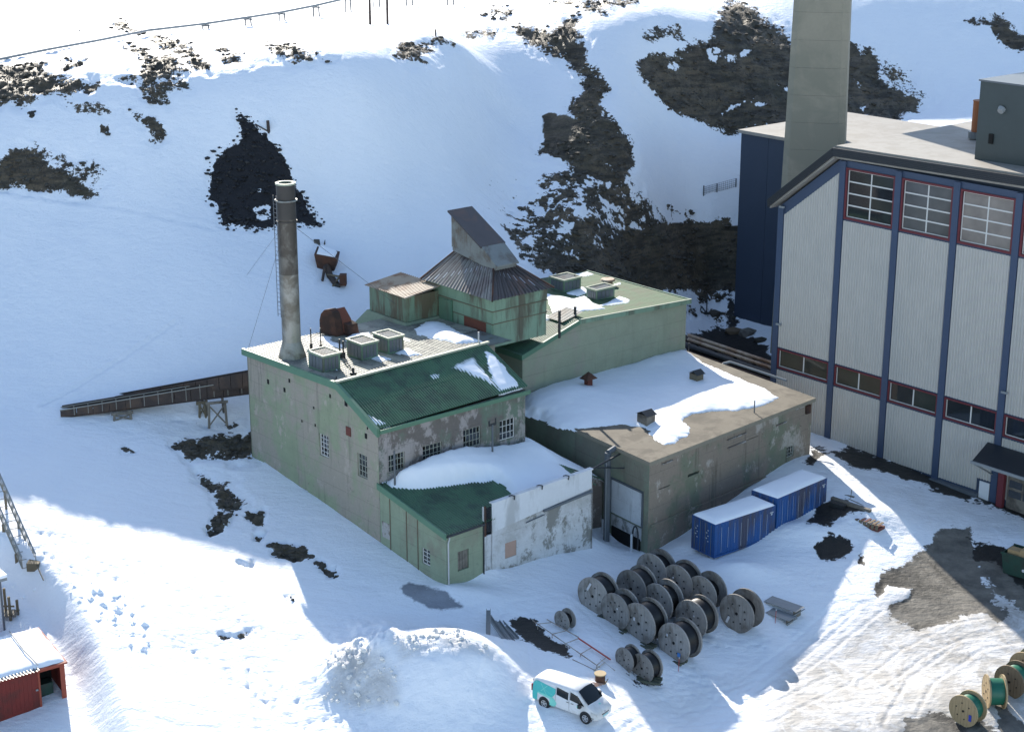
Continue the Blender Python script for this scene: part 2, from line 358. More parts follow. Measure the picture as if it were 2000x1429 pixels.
rockp = [
 [(0,128),(60,120),(135,113),(98,124),(84,140),(150,146),(190,160),(182,175),(120,192),(90,188),(60,205),(15,206),(0,215),(-150,230),(-150,130)],
 ([(105,138),(170,118),(160,128),(125,142)], 6, 1.0), [(240,92),(258,85),(290,97),(293,107),(332,107),(378,140),(340,150),(300,157),(262,158),(232,150),(270,147),(280,130),(262,110)],
 ([(270,160),(340,150),(388,160),(370,180),(330,178),(330,205),(290,208),(278,185)], 14, .66), [(295,68),(330,75),(380,100),(412,135),(385,138),(360,112),(335,97),(300,87)],
 [(215,40),(240,38),(258,52),(292,60),(260,66),(235,60),(218,52)], [(138,45),(160,40),(175,48),(155,53)], [(420,92),(440,92),(470,110),(490,122),(460,125),(430,115)],
 ([(505,82),(560,80),(600,100),(605,122),(570,128),(530,112)], 14, .66), ([(620,108),(660,122),(640,122)], 6, .8),
 [(245,205),(270,220),(305,225),(312,235),(328,247),(328,268),(300,283),(280,275),(297,262),(277,237),(250,220)],
 ([(135,203),(190,203),(230,213),(222,232),(160,220)], 12, .66), ([(50,215),(70,215),(66,230),(54,228)], 5, 1.0), ([(198,250),(212,250),(210,260),(200,258)], 4, 1.0),
 [(0,312),(40,287),(65,290),(100,322),(150,350),(190,378),(140,382),(80,372),(0,366),(-120,360),(-120,310)], ([(60,270),(130,310),(232,318),(228,340),(190,372),(110,330)], 22, .62),
 [(768,98),(790,80),(820,88),(840,98),(822,110),(845,122),(800,126),(772,108)], [(828,80),(860,75),(886,90),(870,94),(850,90)], ([(930,28),(960,10),(1003,12),(1003,36),(960,44)], 12, .68),
 [(1000,62),(1022,45),(1050,50),(1090,50),(1128,28),(1138,42),(1118,52),(1140,80),(1155,110),(1165,145),(1182,172),(1174,205),(1197,232),(1227,275),(1240,315),(1228,345),(1258,365),(1262,382),(1300,402),(1345,408),(1390,424),(1440,414),(1445,572),(1180,570),(1060,530),(1010,500),(962,425),(968,410),(1002,430),(1012,400),(1042,370),(1057,340),(1110,325),(1058,298),(1058,270),(1092,265),(1115,270),(1122,230),(1112,212),(1132,180),(1140,150),(1102,122),(1070,97),(1038,87)],
 ([(925,340),(1060,345),(1080,400),(1040,450),(960,440),(935,395)], 30, .56), ([(1040,12),(1100,-10),(1300,-12),(1250,12),(1200,24),(1170,26),(1120,16)], 16, .68), ([(900,55),(960,55),(990,65),(960,75),(910,66)], 8, .66),
 [(1237,118),(1262,108),(1300,112),(1345,90),(1392,72),(1400,40),(1415,0),(1450,-5),(1470,15),(1500,42),(1540,62),(1562,88),(1660,78),(1702,102),(1717,127),(1747,162),(1790,185),(1810,215),(1780,222),(1735,245),(1540,250),(1445,262),(1400,258),(1340,230),(1290,200),(1252,160)],
 ([(1700,90),(1800,160),(1822,215),(1780,225),(1700,140)], 20, .58), [(1880,42),(1915,30),(1960,25),(1985,60),(2010,70),(2010,105),(1975,100),(1930,65)], ([(1245,55),(1290,48),(1330,52),(1342,78),(1300,80),(1262,76)], 10, .66),
 [(350,868),(400,852),(495,845),(500,892),(450,898),(420,890),(365,893)], ([(228,880),(245,872),(280,882),(265,890),(235,888)], 5, 1.0),
 [(385,925),(405,932),(430,935),(465,955),(482,980),(450,996),(430,992),(415,965)], ([(405,1032),(430,1008),(462,1005),(442,1026),(410,1042)], 7, .9), ([(480,1005),(512,1003),(516,1026),(498,1032)], 7, .9), ([(498,1046),(521,1040),(507,1056)], 5, .9),
 ([(528,1066),(560,1062),(601,1070),(606,1085),(570,1092),(540,1085)], 6, .95), ([(622,1100),(657,1116),(640,1119)], 5, .9), ([(460,1098),(492,1104),(480,1108)], 4, .8), ([(508,1134),(562,1148),(548,1143)], 6, .7), ([(433,1240),(487,1236),(470,1246),(440,1246)], 5, .85), ([(545,1160),(575,1165),(570,1178)], 6, .6),
 ([(340,820),(480,822),(486,838),(400,842)], 10, .5), ([(1225,530),(1440,555),(1440,590),(1360,600),(1345,560)], 14, .62), ([(1340,590),(1440,610),(1440,630),(1345,612)], 10, .6)]
rockh = [([(1098,393),(1150,402),(1142,422),(1090,418)], 8, .8), ([(1168,308),(1195,322),(1222,346),(1190,337)], 6, .8), ([(1050,442),(1130,440),(1160,470),(1080,462)], 18, .42), ([(1060,300),(1110,330),(1060,345)], 10, .4), ([(930,345),(1250,352),(1450,398),(1450,436),(1300,438),(1180,476),(1060,505),(950,450)], 24, .56),
 ([(1378,95),(1412,95),(1400,122),(1385,117)], 5, .8), ([(1405,103),(1467,98),(1455,115),(1410,115)], 5, .9), ([(1405,217),(1440,200),(1480,187),(1503,203),(1450,206),(1412,224)], 5, .95), ([(1518,160),(1547,170),(1545,187)], 5, .8), ([(1300,130),(1332,118),(1325,140)], 6, .8), ([(1680,200),(1712,240),(1700,238)], 6, .8), ([(1655,150),(1690,150),(1680,170)], 6, .7)]
coalp = [[(460,222),(478,222),(500,238),(505,255),(530,275),(555,310),(570,350),(600,400),(618,437),(580,441),(565,420),(540,436),(500,439),(435,437),(425,405),(409,390),(420,370),(412,340),(430,300),(468,270)]]
coalh = [([(490,362),(526,366),(527,385),(500,380)], 5, .8), ([(500,408),(530,400),(528,424),(505,424)], 5, .9), ([(460,275),(478,272),(470,284)], 4, .8)]
asphp = [[(1820,1050),(1850,1034),(1895,1028),(1907,1060),(1927,1090),(1917,1130),(1945,1168),(1970,1195),(1950,1222),(1925,1203),(1880,1207),(1870,1217),(1830,1227),(1790,1230),(1740,1203),(1730,1172),(1712,1162),(1722,1108),(1765,1098)],
 [(1765,1402),(1820,1394),(1900,1410),(1960,1440),(1950,1520),(1765,1520)], ([(1940,1350),(1985,1400),(2010,1430),(1960,1440)], 6, 1.0), [(1900,1060),(1990,1100),(2100,1150),(2100,1195),(1990,1195),(1950,1160),(1900,1110)]]
asphh = [([(1733,1146),(1782,1150),(1770,1168),(1735,1182),(1722,1175)], 5, 1.0)]
wetp = [[(1345,655),(1400,642),(1470,660),(1510,690),(1520,745),(1440,720),(1350,680)], [(1590,1068),(1620,1052),(1660,1058),(1672,1076),(1650,1092),(1602,1092)], ([(1675,1080),(1690,1085),(1690,1110),(1672,1105)], 6, .8),
 [(1945,1095),(2000,1150),(2100,1200),(2100,1140),(1990,1085),(1890,1045),(1900,1100)], [(1580,905),(1580,868),(1660,905),(1760,938),(1900,980),(2050,1030),(2050,1010),(1900,955),(1660,870)],
 [(1600,990),(1640,975),(1700,1000),(1660,1000),(1620,1022),(1575,1022)], [(1000,1220),(1020,1213),(1042,1216),(1062,1240),(1100,1255),(1127,1282),(1112,1289),(1080,1281),(1045,1273),(1035,1258),(1015,1250)],
 ([(1180,1170),(1300,1110),(1400,1160),(1330,1280),(1260,1270)], 30, .40), ([(1205,1300),(1300,1340),(1240,1345)], 8, .6), ([(1410,560),(1440,560),(1440,640),(1420,640)], 8, .7)]
icep = [([(775,1150),(800,1138),(870,1160),(902,1185),(860,1192),(820,1186)], 8, .9)]
dirtp = [([(1540,1300),(1700,1190),(1800,1150),(2100,1150),(2100,1520),(1480,1520),(1480,1400)], 50, .95), ([(650,1290),(690,1262),(770,1300),(770,1370),(700,1390),(635,1360)], 26, .7), ([(770,1245),(880,1230),(960,1280),(860,1262),(780,1290)], 20, .6), ([(1580,900),(1900,980),(2000,1040),(1880,1060),(1700,960)], 30, .35),
 ([(1180,1290),(1300,1350),(1500,1300),(1350,1420),(1200,1400)], 40, .25), ([(300,840),(480,820),(490,870),(340,860)], 20, .3), ([(1180,1150),(1300,1100),(1400,1150),(1330,1280),(1200,1240)], 40, .5)]
spk = .5+1.5*fbm(GX, GY*1.2+Z, 5, .8, .75); rock = .86*mask(rockp, 20, 1.35)-mask(rockh, 9, .6)*np.clip(spk, .2, 1.3); coal = .9*mask(coalp, 13, 1.2)-.62*mask(coalh, 9, 1.2); asph = .95*mask(asphp, 16, 1.3)-mask(asphh, 6, .8)
wet = .95*mask(wetp, 14, 1.1); ice = mask(icep, 14, 1.0); dirty = mask(dirtp, 30, 1.0); cliff = mask([[(1180,470),(1230,440),(1300,430),(1390,440),(1450,432),(1450,560),(1180,560)], [(1060,230),(1110,225),(1190,240),(1235,315),(1225,340),(1170,300),(1110,320),(1060,300)], [(1260,130),(1540,110),(1700,150),(1600,235),(1450,250),(1340,225),(1280,180)]], 14, 1.0)-mask(rockh, 9, .6)
rk = np.clip(rock, 0, 1); nat = np.clip(np.maximum(rk, np.clip(coal, 0, 1)), 0, 1); soft = 1-np.clip(nat+np.clip(asph, 0, 1)+np.clip(wet, 0, 1), 0, 1)
ridg = 1-np.abs(fbm(GX, GY, 5, .35, .55))*2
Z = Z+rk*(.55*(ridg-.75)+.35*fbm(GX, GY+Z, 4, 1.4, .6))+.12*np.clip(coal, 0, 1)*fbm(GX, GY, 4, 1.2)
Z = Z+soft*(.12*fbm(GX, GY, 3, .12)+.05*fbm(GX*.7+GY*.5, GY*1.6, 4, .8)+.10*sstep(.1, .0, nat))
mA = np.exp(-(((GX-MA_c[0])/2.4)**2+((GY-MA_c[1])/2.2)**2)**1.5)+.5*np.exp(-(((GX-MC_c[0])/3)**2+((GY-MC_c[1])/1.8)**2)**1.5)
Z = Z+mA*.42*fbm(GX+.3*fbm(GX, GY, 3, 1), GY, 5, 1.3, .72)
Z = Z+.16*mask([([(640,1250),(880,1225),(980,1300),(970,1429),(700,1429)], 20, 1.0)], 10)*fbm(GX, GY, 4, 1.2, .55)
# footprints, wheel tracks, wind crust
trails = [([(60,1040),(120,1060),(190,1115),(260,1160)], .55, 150), ([(50,1060),(110,1110),(150,1135)], .5, 90), ([(400,1290),(470,1340),(560,1400),(650,1470)], .4, 130), ([(480,1290),(560,1350),(640,1400),(720,1440)], .35, 90), ([(330,1245),(400,1290)], .5, 40),
          ([(1300,1335),(1380,1330),(1450,1370)], 1.2, 160), ([(1560,990),(1660,1010),(1790,1050)], .8, 60), ([(1600,920),(1720,940),(1860,1010)], 1.0, 90), ([(1350,1255),(1480,1260),(1560,1240)], .9, 70)]
trails += [([(150,1060),(300,1120),(420,1190),(520,1260)], .5, 110), ([(540,1400),(620,1330),(650,1250),(700,1200)], .4, 60), ([(870,1190),(960,1200),(1010,1210)], .4, 40), ([(1440,1110),(1560,1120),(1640,1150)], .8, 60)]
feet = []
for pl, sp, n in trails:
    Q = [ground(*p)[:2] for p in pl]
    for k in range(n):
        t = random.random()*(len(Q)-1); i = int(t); f = t-i; q = Q[i]*(1-f)+Q[i+1]*f
        feet.append((q[0]+random.gauss(0, sp), q[1]+random.gauss(0, sp*.8)))
iy0 = int(np.searchsorted(ys, 82)); ix0 = 8
for fx, fy in feet:
    j = int(np.searchsorted(ys, fy)); i = int(np.searchsorted(us, fx/fy))
    j0, j1, i0, i1 = j-3, j+4, i-4, i+5
    if j0 < iy0 or i0 < ix0: continue
    dx = GX[j0:j1, i0:i1]-fx; dy = GY[j0:j1, i0:i1]-fy; Z[j0:j1, i0:i1] -= .06*np.exp(-(dx*dx+dy*dy*1.6)/.016)
def track(pts, w=.13, dep=.032, gauge=1.5):
    Q = np.array([ground(*p)[:2] for p in pts])
    d = sdline(GX, GY, Q); return -dep*np.exp(-((d-gauge/2)/w)**2)+dep*.5*np.exp(-((d-gauge/2-.26)/.12)**2)+dep*.4*np.exp(-((d-gauge/2+.26)/.12)**2)
for tr in ([(1190,1440),(1260,1395),(1330,1375),(1420,1365),(1520,1330),(1620,1250),(1700,1190)], [(1230,1450),(1300,1405),(1400,1395),(1500,1400),(1640,1330)], [(1330,1440),(1450,1350),(1560,1270),(1650,1190)],
           [(1700,1340),(1780,1280),(1880,1230),(1990,1210)], [(1010,1190),(1100,1180),(1260,1330)], [(1040,1395),(960,1360),(1010,1290),(1000,1230)], [(1250,1429),(1340,1425),(1440,1440)], [(1750,1420),(1800,1330),(1900,1260),(2000,1240)]):
    Z = Z+soft*track(tr)
for tr, dep in (([(485,1310),(488,1345),(505,1429)], .1), ([(497,1360),(512,1429)], .07), ([(80,795),(180,740),(290,668),(345,630)], .12), ([(620,555),(700,500),(740,490)], .06), ([(0,372),(140,395),(330,430),(420,450)], .1)):
    Q = np.array([ground(*p)[:2] for p in tr]); d = sdline(GX, GY, Q); Z = Z-dep*np.exp(-(d/.13)**2)+dep*.5*np.exp(-((d-.3)/.2)**2)
nr, nc = GX.shape; idx = np.arange(nr*nc).reshape(nr, nc)
fc = np.stack([idx[:-1, :-1], idx[:-1, 1:], idx[1:, 1:], idx[1:, :-1]], -1).reshape(-1, 4)
me = bpy.data.meshes.new('snow_ground'); me.vertices.add(nr*nc); me.vertices.foreach_set('co', np.stack([GX, GY, Z], -1).astype(np.float32).ravel())
me.loops.add(fc.size); me.loops.foreach_set('vertex_index', fc.ravel().astype(np.int32)); me.polygons.add(len(fc))
me.polygons.foreach_set('loop_start', (np.arange(len(fc))*4).astype(np.int32)); me.polygons.foreach_set('loop_total', np.full(len(fc), 4, np.int32))
me.polygons.foreach_set('use_smooth', np.ones(len(fc), bool)); me.update(calc_edges=True)
for n, a in (('rock', rock), ('coal', coal), ('asph', asph), ('wet', wet), ('ice', ice), ('dirty', dirty), ('cliff', cliff)):
    at = me.attributes.new(n, 'FLOAT', 'POINT'); at.data.foreach_set('value', np.clip(a, 0, 1).astype(np.float32).ravel())
me.materials.append(m_ground()); gr = bpy.data.objects.new('snow_ground', me); COL.objects.link(gr)
setp(gr, 'snow covered yard and hillside with bare rock showing through', 'ground', None, 'structure')
# loose stones lying on the bare rock and snow lumps
ico_v = np.array([(0,0,-1),(.72,-.53,-.45),(-.28,-.85,-.45),(-.89,0,-.45),(-.28,.85,-.45),(.72,.53,-.45),(.28,-.85,.45),(-.72,-.53,.45),(-.72,.53,.45),(.28,.85,.45),(.89,0,.45),(0,0,1)])
ico_f = np.array([(0,1,2),(1,0,5),(0,2,3),(0,3,4),(0,4,5),(1,5,10),(2,1,6),(3,2,7),(4,3,8),(5,4,9),(1,10,6),(2,6,7),(3,7,8),(4,8,9),(5,9,10),(6,10,11),(7,6,11),(8,7,11),(9,8,11),(10,9,11)])
def lumps(name, P, size, m, label, flat=.6, cat='stones'):
    n = len(P); sz = size[:, None, None]*(1+.7*(RNG.random((n, 12, 1))-.5)); V = ico_v[None]*sz*np.array([1, 1, flat])
    th = RNG.random(n)*6.283; c, s_ = np.cos(th)[:, None], np.sin(th)[:, None]; x = V[..., 0]*c-V[..., 1]*s_; y = V[..., 0]*s_+V[..., 1]*c
    V = np.stack([x, y, V[..., 2]], -1)+P[:, None]; Fa = (ico_f[None]+np.arange(n)[:, None, None]*12).reshape(-1, 3)
    o = mesh_obj(name, V.reshape(-1, 3), Fa.tolist(), m); setp(o, label, cat, None, 'stuff'); return o
cand = np.argwhere((rock > .42) & (rock < .98) & onv & (PX > -50) & (PX < 2050) & (PY > -30)); sel = cand[RNG.choice(len(cand), 9000)]
Pp = np.stack([GX[sel[:, 0], sel[:, 1]], GY[sel[:, 0], sel[:, 1]], Z[sel[:, 0], sel[:, 1]]], -1); sz = .07+.26*RNG.random(len(sel))**4
Pp[:, 2] -= sz*.1
lumps('loose_rock', Pp, sz, mat('loose_rock', (.07, .062, .05), .9, .4, 1.2), 'dark loose rocks poking through the snow on the slopes', cat='rocks')
cand = np.argwhere((coal > .12) & (coal < .95)); sel = cand[RNG.choice(len(cand), 700)]
Pp = np.stack([GX[sel[:, 0], sel[:, 1]], GY[sel[:, 0], sel[:, 1]], Z[sel[:, 0], sel[:, 1]]], -1)
lumps('coal_lumps', Pp, .06+.2*RNG.random(len(sel))**3, mat('coal', (.014, .014, .015), .5, .3, 2), 'black coal lumps around the edge of the coal heap on the slope', .7, 'coal')
cand = np.argwhere((dirty > .22) & (PX > 625) & (PX < 975) & (PY > 1232) & (PY < 1395)); sel = cand[RNG.choice(len(cand), 620)]
Pp = np.stack([GX[sel[:, 0], sel[:, 1]], GY[sel[:, 0], sel[:, 1]], Z[sel[:, 0], sel[:, 1]]], -1)
lumps('snow_clods', Pp, .03+.16*RNG.random(len(sel))**5, mat('dirty_snow', (.76, .74, .70), .8, .12, 2), 'clods of dirty cleared snow on the low mound left of the van', .8, 'snow')
ck = [(q[0], q[1]) for q in [ground(x+random.gauss(0, 16), y+random.gauss(0, 12)) for x, y in [(215, 1175), (235, 1200), (250, 1215), (262, 1235), (195, 1160), (240, 1190), (150, 1165), (280, 1265), (55, 1155), (220, 1185)]*8]]
Pp = np.array([(x, y, hz1(x, y)) for x, y in ck]+[tuple(ground(345, 1280)), tuple(ground(318, 1290)), tuple(ground(280, 1268))]); lumps('snow_block', Pp, .08+.22*RNG.random(len(Pp))**2, MATS['snow'], 'lumps of snow that rolled down the sunlit slope at left', .9, 'snow')
# ------------------------------------------------------------------ building materials
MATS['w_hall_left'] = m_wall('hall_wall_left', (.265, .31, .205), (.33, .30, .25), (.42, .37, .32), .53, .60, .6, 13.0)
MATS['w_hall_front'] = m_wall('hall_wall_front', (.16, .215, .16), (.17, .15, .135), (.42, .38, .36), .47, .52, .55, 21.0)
MATS['w_annex'] = m_wall('annex_wall', (.275, .33, .235), (.25, .25, .19), (.3, .3, .25), .60, .70, .35, 40.0)
MATS['w_plaster'] = m_wall('mouldy_plaster', (.60, .61, .62), (.44, .44, .43), (.17, .165, .14), .52, .545, .9, 55.0, (.055, .058, .05))
MATS['w_conc'] = m_wall('engine_house_wall', (.185, .205, .145), (.27, .225, .18), (.47, .43, .38), .48, .585, .95, 71.0)
MATS['w_conc_left'] = m_wall('engine_house_side', (.23, .265, .195), (.22, .21, .165), (.27, .26, .21), .55, .70, .45, 90.0)
MATS['w_rg'] = m_wall('pale_green_render', (.30, .335, .245), (.32, .315, .25), (.3, .33, .28), .60, .74, .22, 105.0)
MATS['w_corner'] = m_wall('stained_corner', (.16, .16, .13), (.2, .17, .15), (.45, .44, .42), .45, .54, .8, 120.0)
for n, c in (('green_steel', (.14, .235, .16)), ('green_steel2', (.21, .315, .22))): mat(n, c, .5, .2, 1.2, dirt=(.09, .08, .055), dirt_amt=.25, streak=True)
mat('green_trim', (.10, .205, .13), .5, .2, .8, bump=.05); mat('trim_pale', (.33, .36, .27), .55, .15, 1)
mat('roof_green', (.075, .165, .09), .5, .15, .6, objvar=.16, dirt=(.05, .09, .06), dirt_amt=.35, bump=.05)
mat('roof_green_flat', (.06, .12, .058), .8, .2, .5, dirt=(.07, .09, .05), dirt_amt=.4)
mat('roof_worn', (.36, .36, .29), .45, .22, .8, objvar=.35, dirt=(.15, .15, .13), dirt_amt=.4, bump=.05)
mat('felt', (.175, .155, .122), .9, .18, .8, objvar=.16, dirt=(.10, .088, .07), dirt_amt=.35); mat('felt_edge', (.26, .235, .18), .9, .2, 2)
mat('hut_roof', (.46, .36, .26), .5, .2, .8, dirt=(.24, .12, .06), dirt_amt=.35, bump=.05)
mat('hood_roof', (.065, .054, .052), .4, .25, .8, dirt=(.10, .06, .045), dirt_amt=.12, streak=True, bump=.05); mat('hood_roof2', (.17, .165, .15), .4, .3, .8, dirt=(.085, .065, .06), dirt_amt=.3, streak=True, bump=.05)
mat('zinc', (.20, .215, .205), .45, .18, 1, dirt=(.11, .09, .07), dirt_amt=.3); mat('rust', (.10, .045, .028), .85, .35, 1.5, dirt=(.035, .022, .018), dirt_amt=.5)
mat('rust_red', (.16, .055, .035), .8, .3, 1); mat('wbar', (.62, .61, .58), .6, .1); mat('wbar_old', (.33, .34, .29), .7, .3, 3)
mat('dark_steel', (.03, .033, .036), .5, .3); mat('pipe_grey', (.11, .125, .14), .45, .2, 1); mat('pipe_white', (.5, .5, .5), .5, .1)
mat('board_red', (.13, .04, .03), .8, .2); mat('board_pink', (.42, .28, .22), .8, .12, 3); mat('wood_grey', (.20, .18, .15), .85, .3, 3, dirt=(.08, .07, .06), dirt_amt=.4)
mat('wood_post', (.15, .125, .085), .85, .3, 3); mat('clean_white', (.66, .68, .70), .5, .04, .6, bump=.02, dirt=(.4, .41, .41), dirt_amt=.22, streak=True)
mat('galv', (.23, .25, .26), .4, .2, 2); mat('galv_dark', (.12, .13, .14), .45, .2, 2)

PBX = np.array
def seg(p0, p1):
    """vertical wall through two (b,a) points; n positive on the side that faces the camera"""
    p0 = np.array(p0, float); p1 = np.array(p1, float); L = np.linalg.norm(p1-p0); e = (p1-p0)/L; nn = np.array([e[1], -e[0]])
    wn = BV*nn[0]+AV*nn[1]
    if wn[1] > 0: nn = -nn; wn = -wn
    def P(u, v, n): q = p0+e*u+nn*n; return (q[0], q[1], v)
    def hit(px, py):
        d = ray(px, py); P0 = W(p0[0], p0[1]); t = np.dot(P0-C0, wn)/np.dot(d, wn); q = loc(C0+d*t); return float(np.dot(q[:2]-p0, e)), float(q[2])
    return P, hit, L

# ================================================================== turbine hall (big green hall with the steel chimney)
hall = Thing('power_hall', 'old green concrete hall with a half pitched half flat roof, carrying the steel chimney', 'building', baz=(0, 7.19, 1))
P = PB(0.0)
holes = [(12.95, 5.35, 14.05, 6.95), (8.45, 5.15, 9.55, 6.8), (15.75, .95, 16.6, 2.15)]
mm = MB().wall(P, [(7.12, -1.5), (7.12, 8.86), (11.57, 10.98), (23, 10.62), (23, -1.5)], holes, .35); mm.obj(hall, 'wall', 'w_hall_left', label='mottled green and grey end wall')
window(hall, P, *holes[0], 3, 5, bar='wbar', missing=.2, depth=.14); window(hall, P, *holes[1], 3, 4, bar='wbar_old', pane='glass2', missing=.25, depth=.14)
MB().pbox(P, 15.77, 16.2, .97, 2.13, -.3, -.22).obj(hall, 'door', 'wood_grey', label='half open plank door'); MB().pbox(P, 16.22, 16.6, .95, 2.1, -.349, -.33).obj(hall, 'door_gap', 'black')
MB().pbox(P, 10.2, 10.75, 7.72, 8.34, .01, .05).obj(hall, 'board', 'board_red', label='rust red board nailed over an opening')
for x, y, r in ((524, 745, .16), (565.5, 743, .13), (556, 761, .15), (645, 773, .12), (676, 786, .22), (715, 851, .17), (718, 836, .08), (590, 822, .08), (616, 830, .09), (613, 796, .08)):
    q = onB(x, y, 0.0); MB().pbox(P, q[1]-r*.7, q[1]+r*.7, q[2]-r*1.1, q[2]+r, .0, .03).obj(hall, 'vent_hole', 'black')
P2 = PA(7.19); wl = [(.0, 6.12-.2, 0, 0)]
fh = [(.85, 5.75, 2.2, 7.02), (3.7, 5.9, 5.35, 6.98), (7.2, 5.9, 8.75, 7.32), (10.45, 5.75, 11.85, 7.25)]
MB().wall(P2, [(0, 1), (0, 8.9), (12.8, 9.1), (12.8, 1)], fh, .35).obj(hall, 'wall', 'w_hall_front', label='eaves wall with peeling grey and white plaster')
for i, h in enumerate(fh): window(hall, P2, *h, 5 if i != 3 else 4, 3, bar='wbar_old' if i != 3 else 'wbar', missing=.2 if i else .45, depth=.14)
MB().box(.0, 12.8, 22.9, 23.0, 0, 10.5).box(12.7, 12.8, 7.3, 22.9, 0, 8.6).obj(hall, 'wall', 'w_hall_left')
MB().add([(12.8, 7.19, 8.6), (12.8, 11.57, 8.6), (12.8, 11.57, 11.0), (12.8, 7.19, 9.0)], [(0, 1, 2, 3)]).box(12.0, 15.3, 13.5, 22.9, 1, 10.5).obj(hall, 'wall', 'w_hall_left')
def zflat(b, a): return 11.16-(a-11.57)*.031
def zslope(b, a): return 11.16-(11.57-a)*(2.04/4.6)+.018*b
# flat part: worn corrugated sheets, one object each
k = 0
for i in range(15):
    b0 = -.18+i*1.04; b1 = b0+1.04
    for a0, a1 in ((11.6, 15.5), (15.5, 19.4), (19.4, 23.3)):
        if b0 > 13 and a0 < 13: continue
        PP = lambda u, v, n: (u, v, zflat(u, v)+n); o = MB().corr(PP, b0+.012, b1-.012, a0+.01, a1-.01, .26, .05).obj(hall, 'roof_sheet', 'roof_worn')
MB().add([(-.18, 11.6, zflat(0, 11.6)-.02), (15.4, 11.6, zflat(0, 11.6)-.02), (15.4, 23.3, zflat(0, 23.3)-.02), (-.18, 23.3, zflat(0, 23.3)-.02)], [(0, 1, 2, 3)]).obj(hall, 'roof_deck', 'zinc')
for i in range(13):
    b0 = -.12+i*1.0
    for a0, a1 in ((6.95, 9.3), (9.26, 11.55)):
        PP = (lambda off: (lambda u, v, n: (u, v, zslope(u, v)+n+off)))(.0 if a0 < 7 else .012)
        MB().corr(PP, b0, b0+1.0, a0, a1, .2, .06).obj(hall, 'roof_sheet', 'roof_green')
# trims
MB().hexa([(-.24, 6.9, 8.62), (-.02, 6.9, 8.62), (-.02, 11.57, 10.75), (-.24, 11.57, 10.75), (-.24, 6.9, 9.2), (-.02, 6.9, 9.2), (-.02, 11.57, 11.27), (-.24, 11.57, 11.27)]).obj(hall, 'verge_board', 'green_trim')
MB().hexa([(-.24, 11.58, 10.75), (-.02, 11.58, 10.75), (-.02, 23.35, 10.42), (-.24, 23.35, 10.42), (-.24, 11.58, 11.27), (-.02, 11.58, 11.27), (-.02, 23.35, 10.88), (-.24, 23.35, 10.88)]).obj(hall, 'verge_board', 'green_trim')
MB().box(-.02, 12.95, 6.78, 6.93, 8.82, 9.1).obj(hall, 'gutter', 'green_trim')
MB().hexa([(-.2, 11.42, 11.22), (13.1, 11.42, 11.42), (13.1, 11.72, 11.42), (-.2, 11.72, 11.22), (-.2, 11.45, 11.34), (13.1, 11.45, 11.54), (13.1, 11.7, 11.54), (-.2, 11.7, 11.34)]).obj(hall, 'ridge_cap', 'trim_pale')
def vent(T, pxy, wb, wa, h, zr, name='roof_vent'):
    q = lz(pxy[0], pxy[1], zr); b, a = q[0], q[1]
    m = MB().box(b, b+wb, a, a+wa, zr-.15, zr+h); v = m.obj(T, name, 'green_steel', label='green louvred box')
    for i in range(4): MB().box(b+.1+i*(wb-.2)/4, b+.04+(i+1)*(wb-.2)/4, a-.03, a-.004, zr+.12, zr+h-.12).obj(T, 'louvre', 'pipe_grey', v)
    for i in range(4): MB().box(b-.03, b-.004, a+.1+i*(wa-.2)/4, a+.04+(i+1)*(wa-.2)/4, zr+.12, zr+h-.12).obj(T, 'louvre', 'pipe_grey', v)
    r = MB(); z = zr+h
    for x0, x1, y0, y1 in ((b-.08, b+wb+.08, a-.08, a+.06), (b-.08, b+wb+.08, a+wa-.06, a+wa+.08), (b-.08, b+.06, a+.06, a+wa-.06), (b+wb-.06, b+wb+.08, a+.06, a+wa-.06)): r.box(x0, x1, y0, y1, z-.02, z+.1)
    r.obj(T, 'rim', 'trim_pale', v)
    MB().corr(lambda u, w, n: (u, w, z+n), b+.07, b+wb-.07, a+.07, a+wa-.07, .16, .035).obj(T, 'lid', 'zinc' if name == 'roof_vent' else 'roof_green_flat', v)
vent(hall, (632, 728), 1.4, 1.8, 1.12, zflat(0, 14)); vent(hall, (707, 704), 1.4, 1.8, 1.12, zflat(0, 13.5)); vent(hall, (759, 692), 1.35, 1.8, 1.12, zflat(0, 13.5))
for x, y, h, r in ((608, 682, 1.55, .045), (627, 684, 1.65, .045), (690, 735, .65, .10), (664, 698, 1.35, .06), (671, 699, 1.25, .06), (657, 742, .25, .04)):
    q = lz(x, y, zflat(0, 15)); MB().cyl((q[0], q[1], q[2]-.05), (q[0], q[1], q[2]+h), r, n=8).cyl((q[0], q[1], q[2]-.05), (q[0], q[1], q[2]+min(.45, h*.5)), r*2.4, n=8).obj(hall, 'vent_pipe', 'dark_steel')
q1 = lz(670, 699, 11.2); q2 = lz(690, 728, 11.3); MB().tube([tuple(q1), tuple((q1+q2)/2+[0, 0, .05]), tuple(q2)], .03, 5).obj(hall, 'cable', 'dark_steel')
q = lz(655, 652, 10.95); b, a, z = q
arch = [(-.05, 0), (-.05, 1.0), (.12, 1.5), (.5, 1.85), (.95, 1.95), (1.35, 1.7), (1.6, 1.1), (1.75, 0)]
PQ = lambda u, v, n: (b+.95*n+u*.25, a+.9-u*.85, z+v)
fan = MB().prism(arch, PQ, -.75, -.1).obj(hall, 'fan_casing', 'rust', label='rusty scroll fan casing')
MB().prism([(.45, .2), (.45, 1.55), (.95, 1.88), (1.6, 1.1), (1.75, .2)], PQ, -.08, .75).obj(hall, 'duct', 'rust_red', fan); MB().prism([(.9, 0), (1.0, 1.05), (2.05, .75), (2.2, -.05)], PQ, .0, .95).obj(hall, 'hood', 'rust', fan)
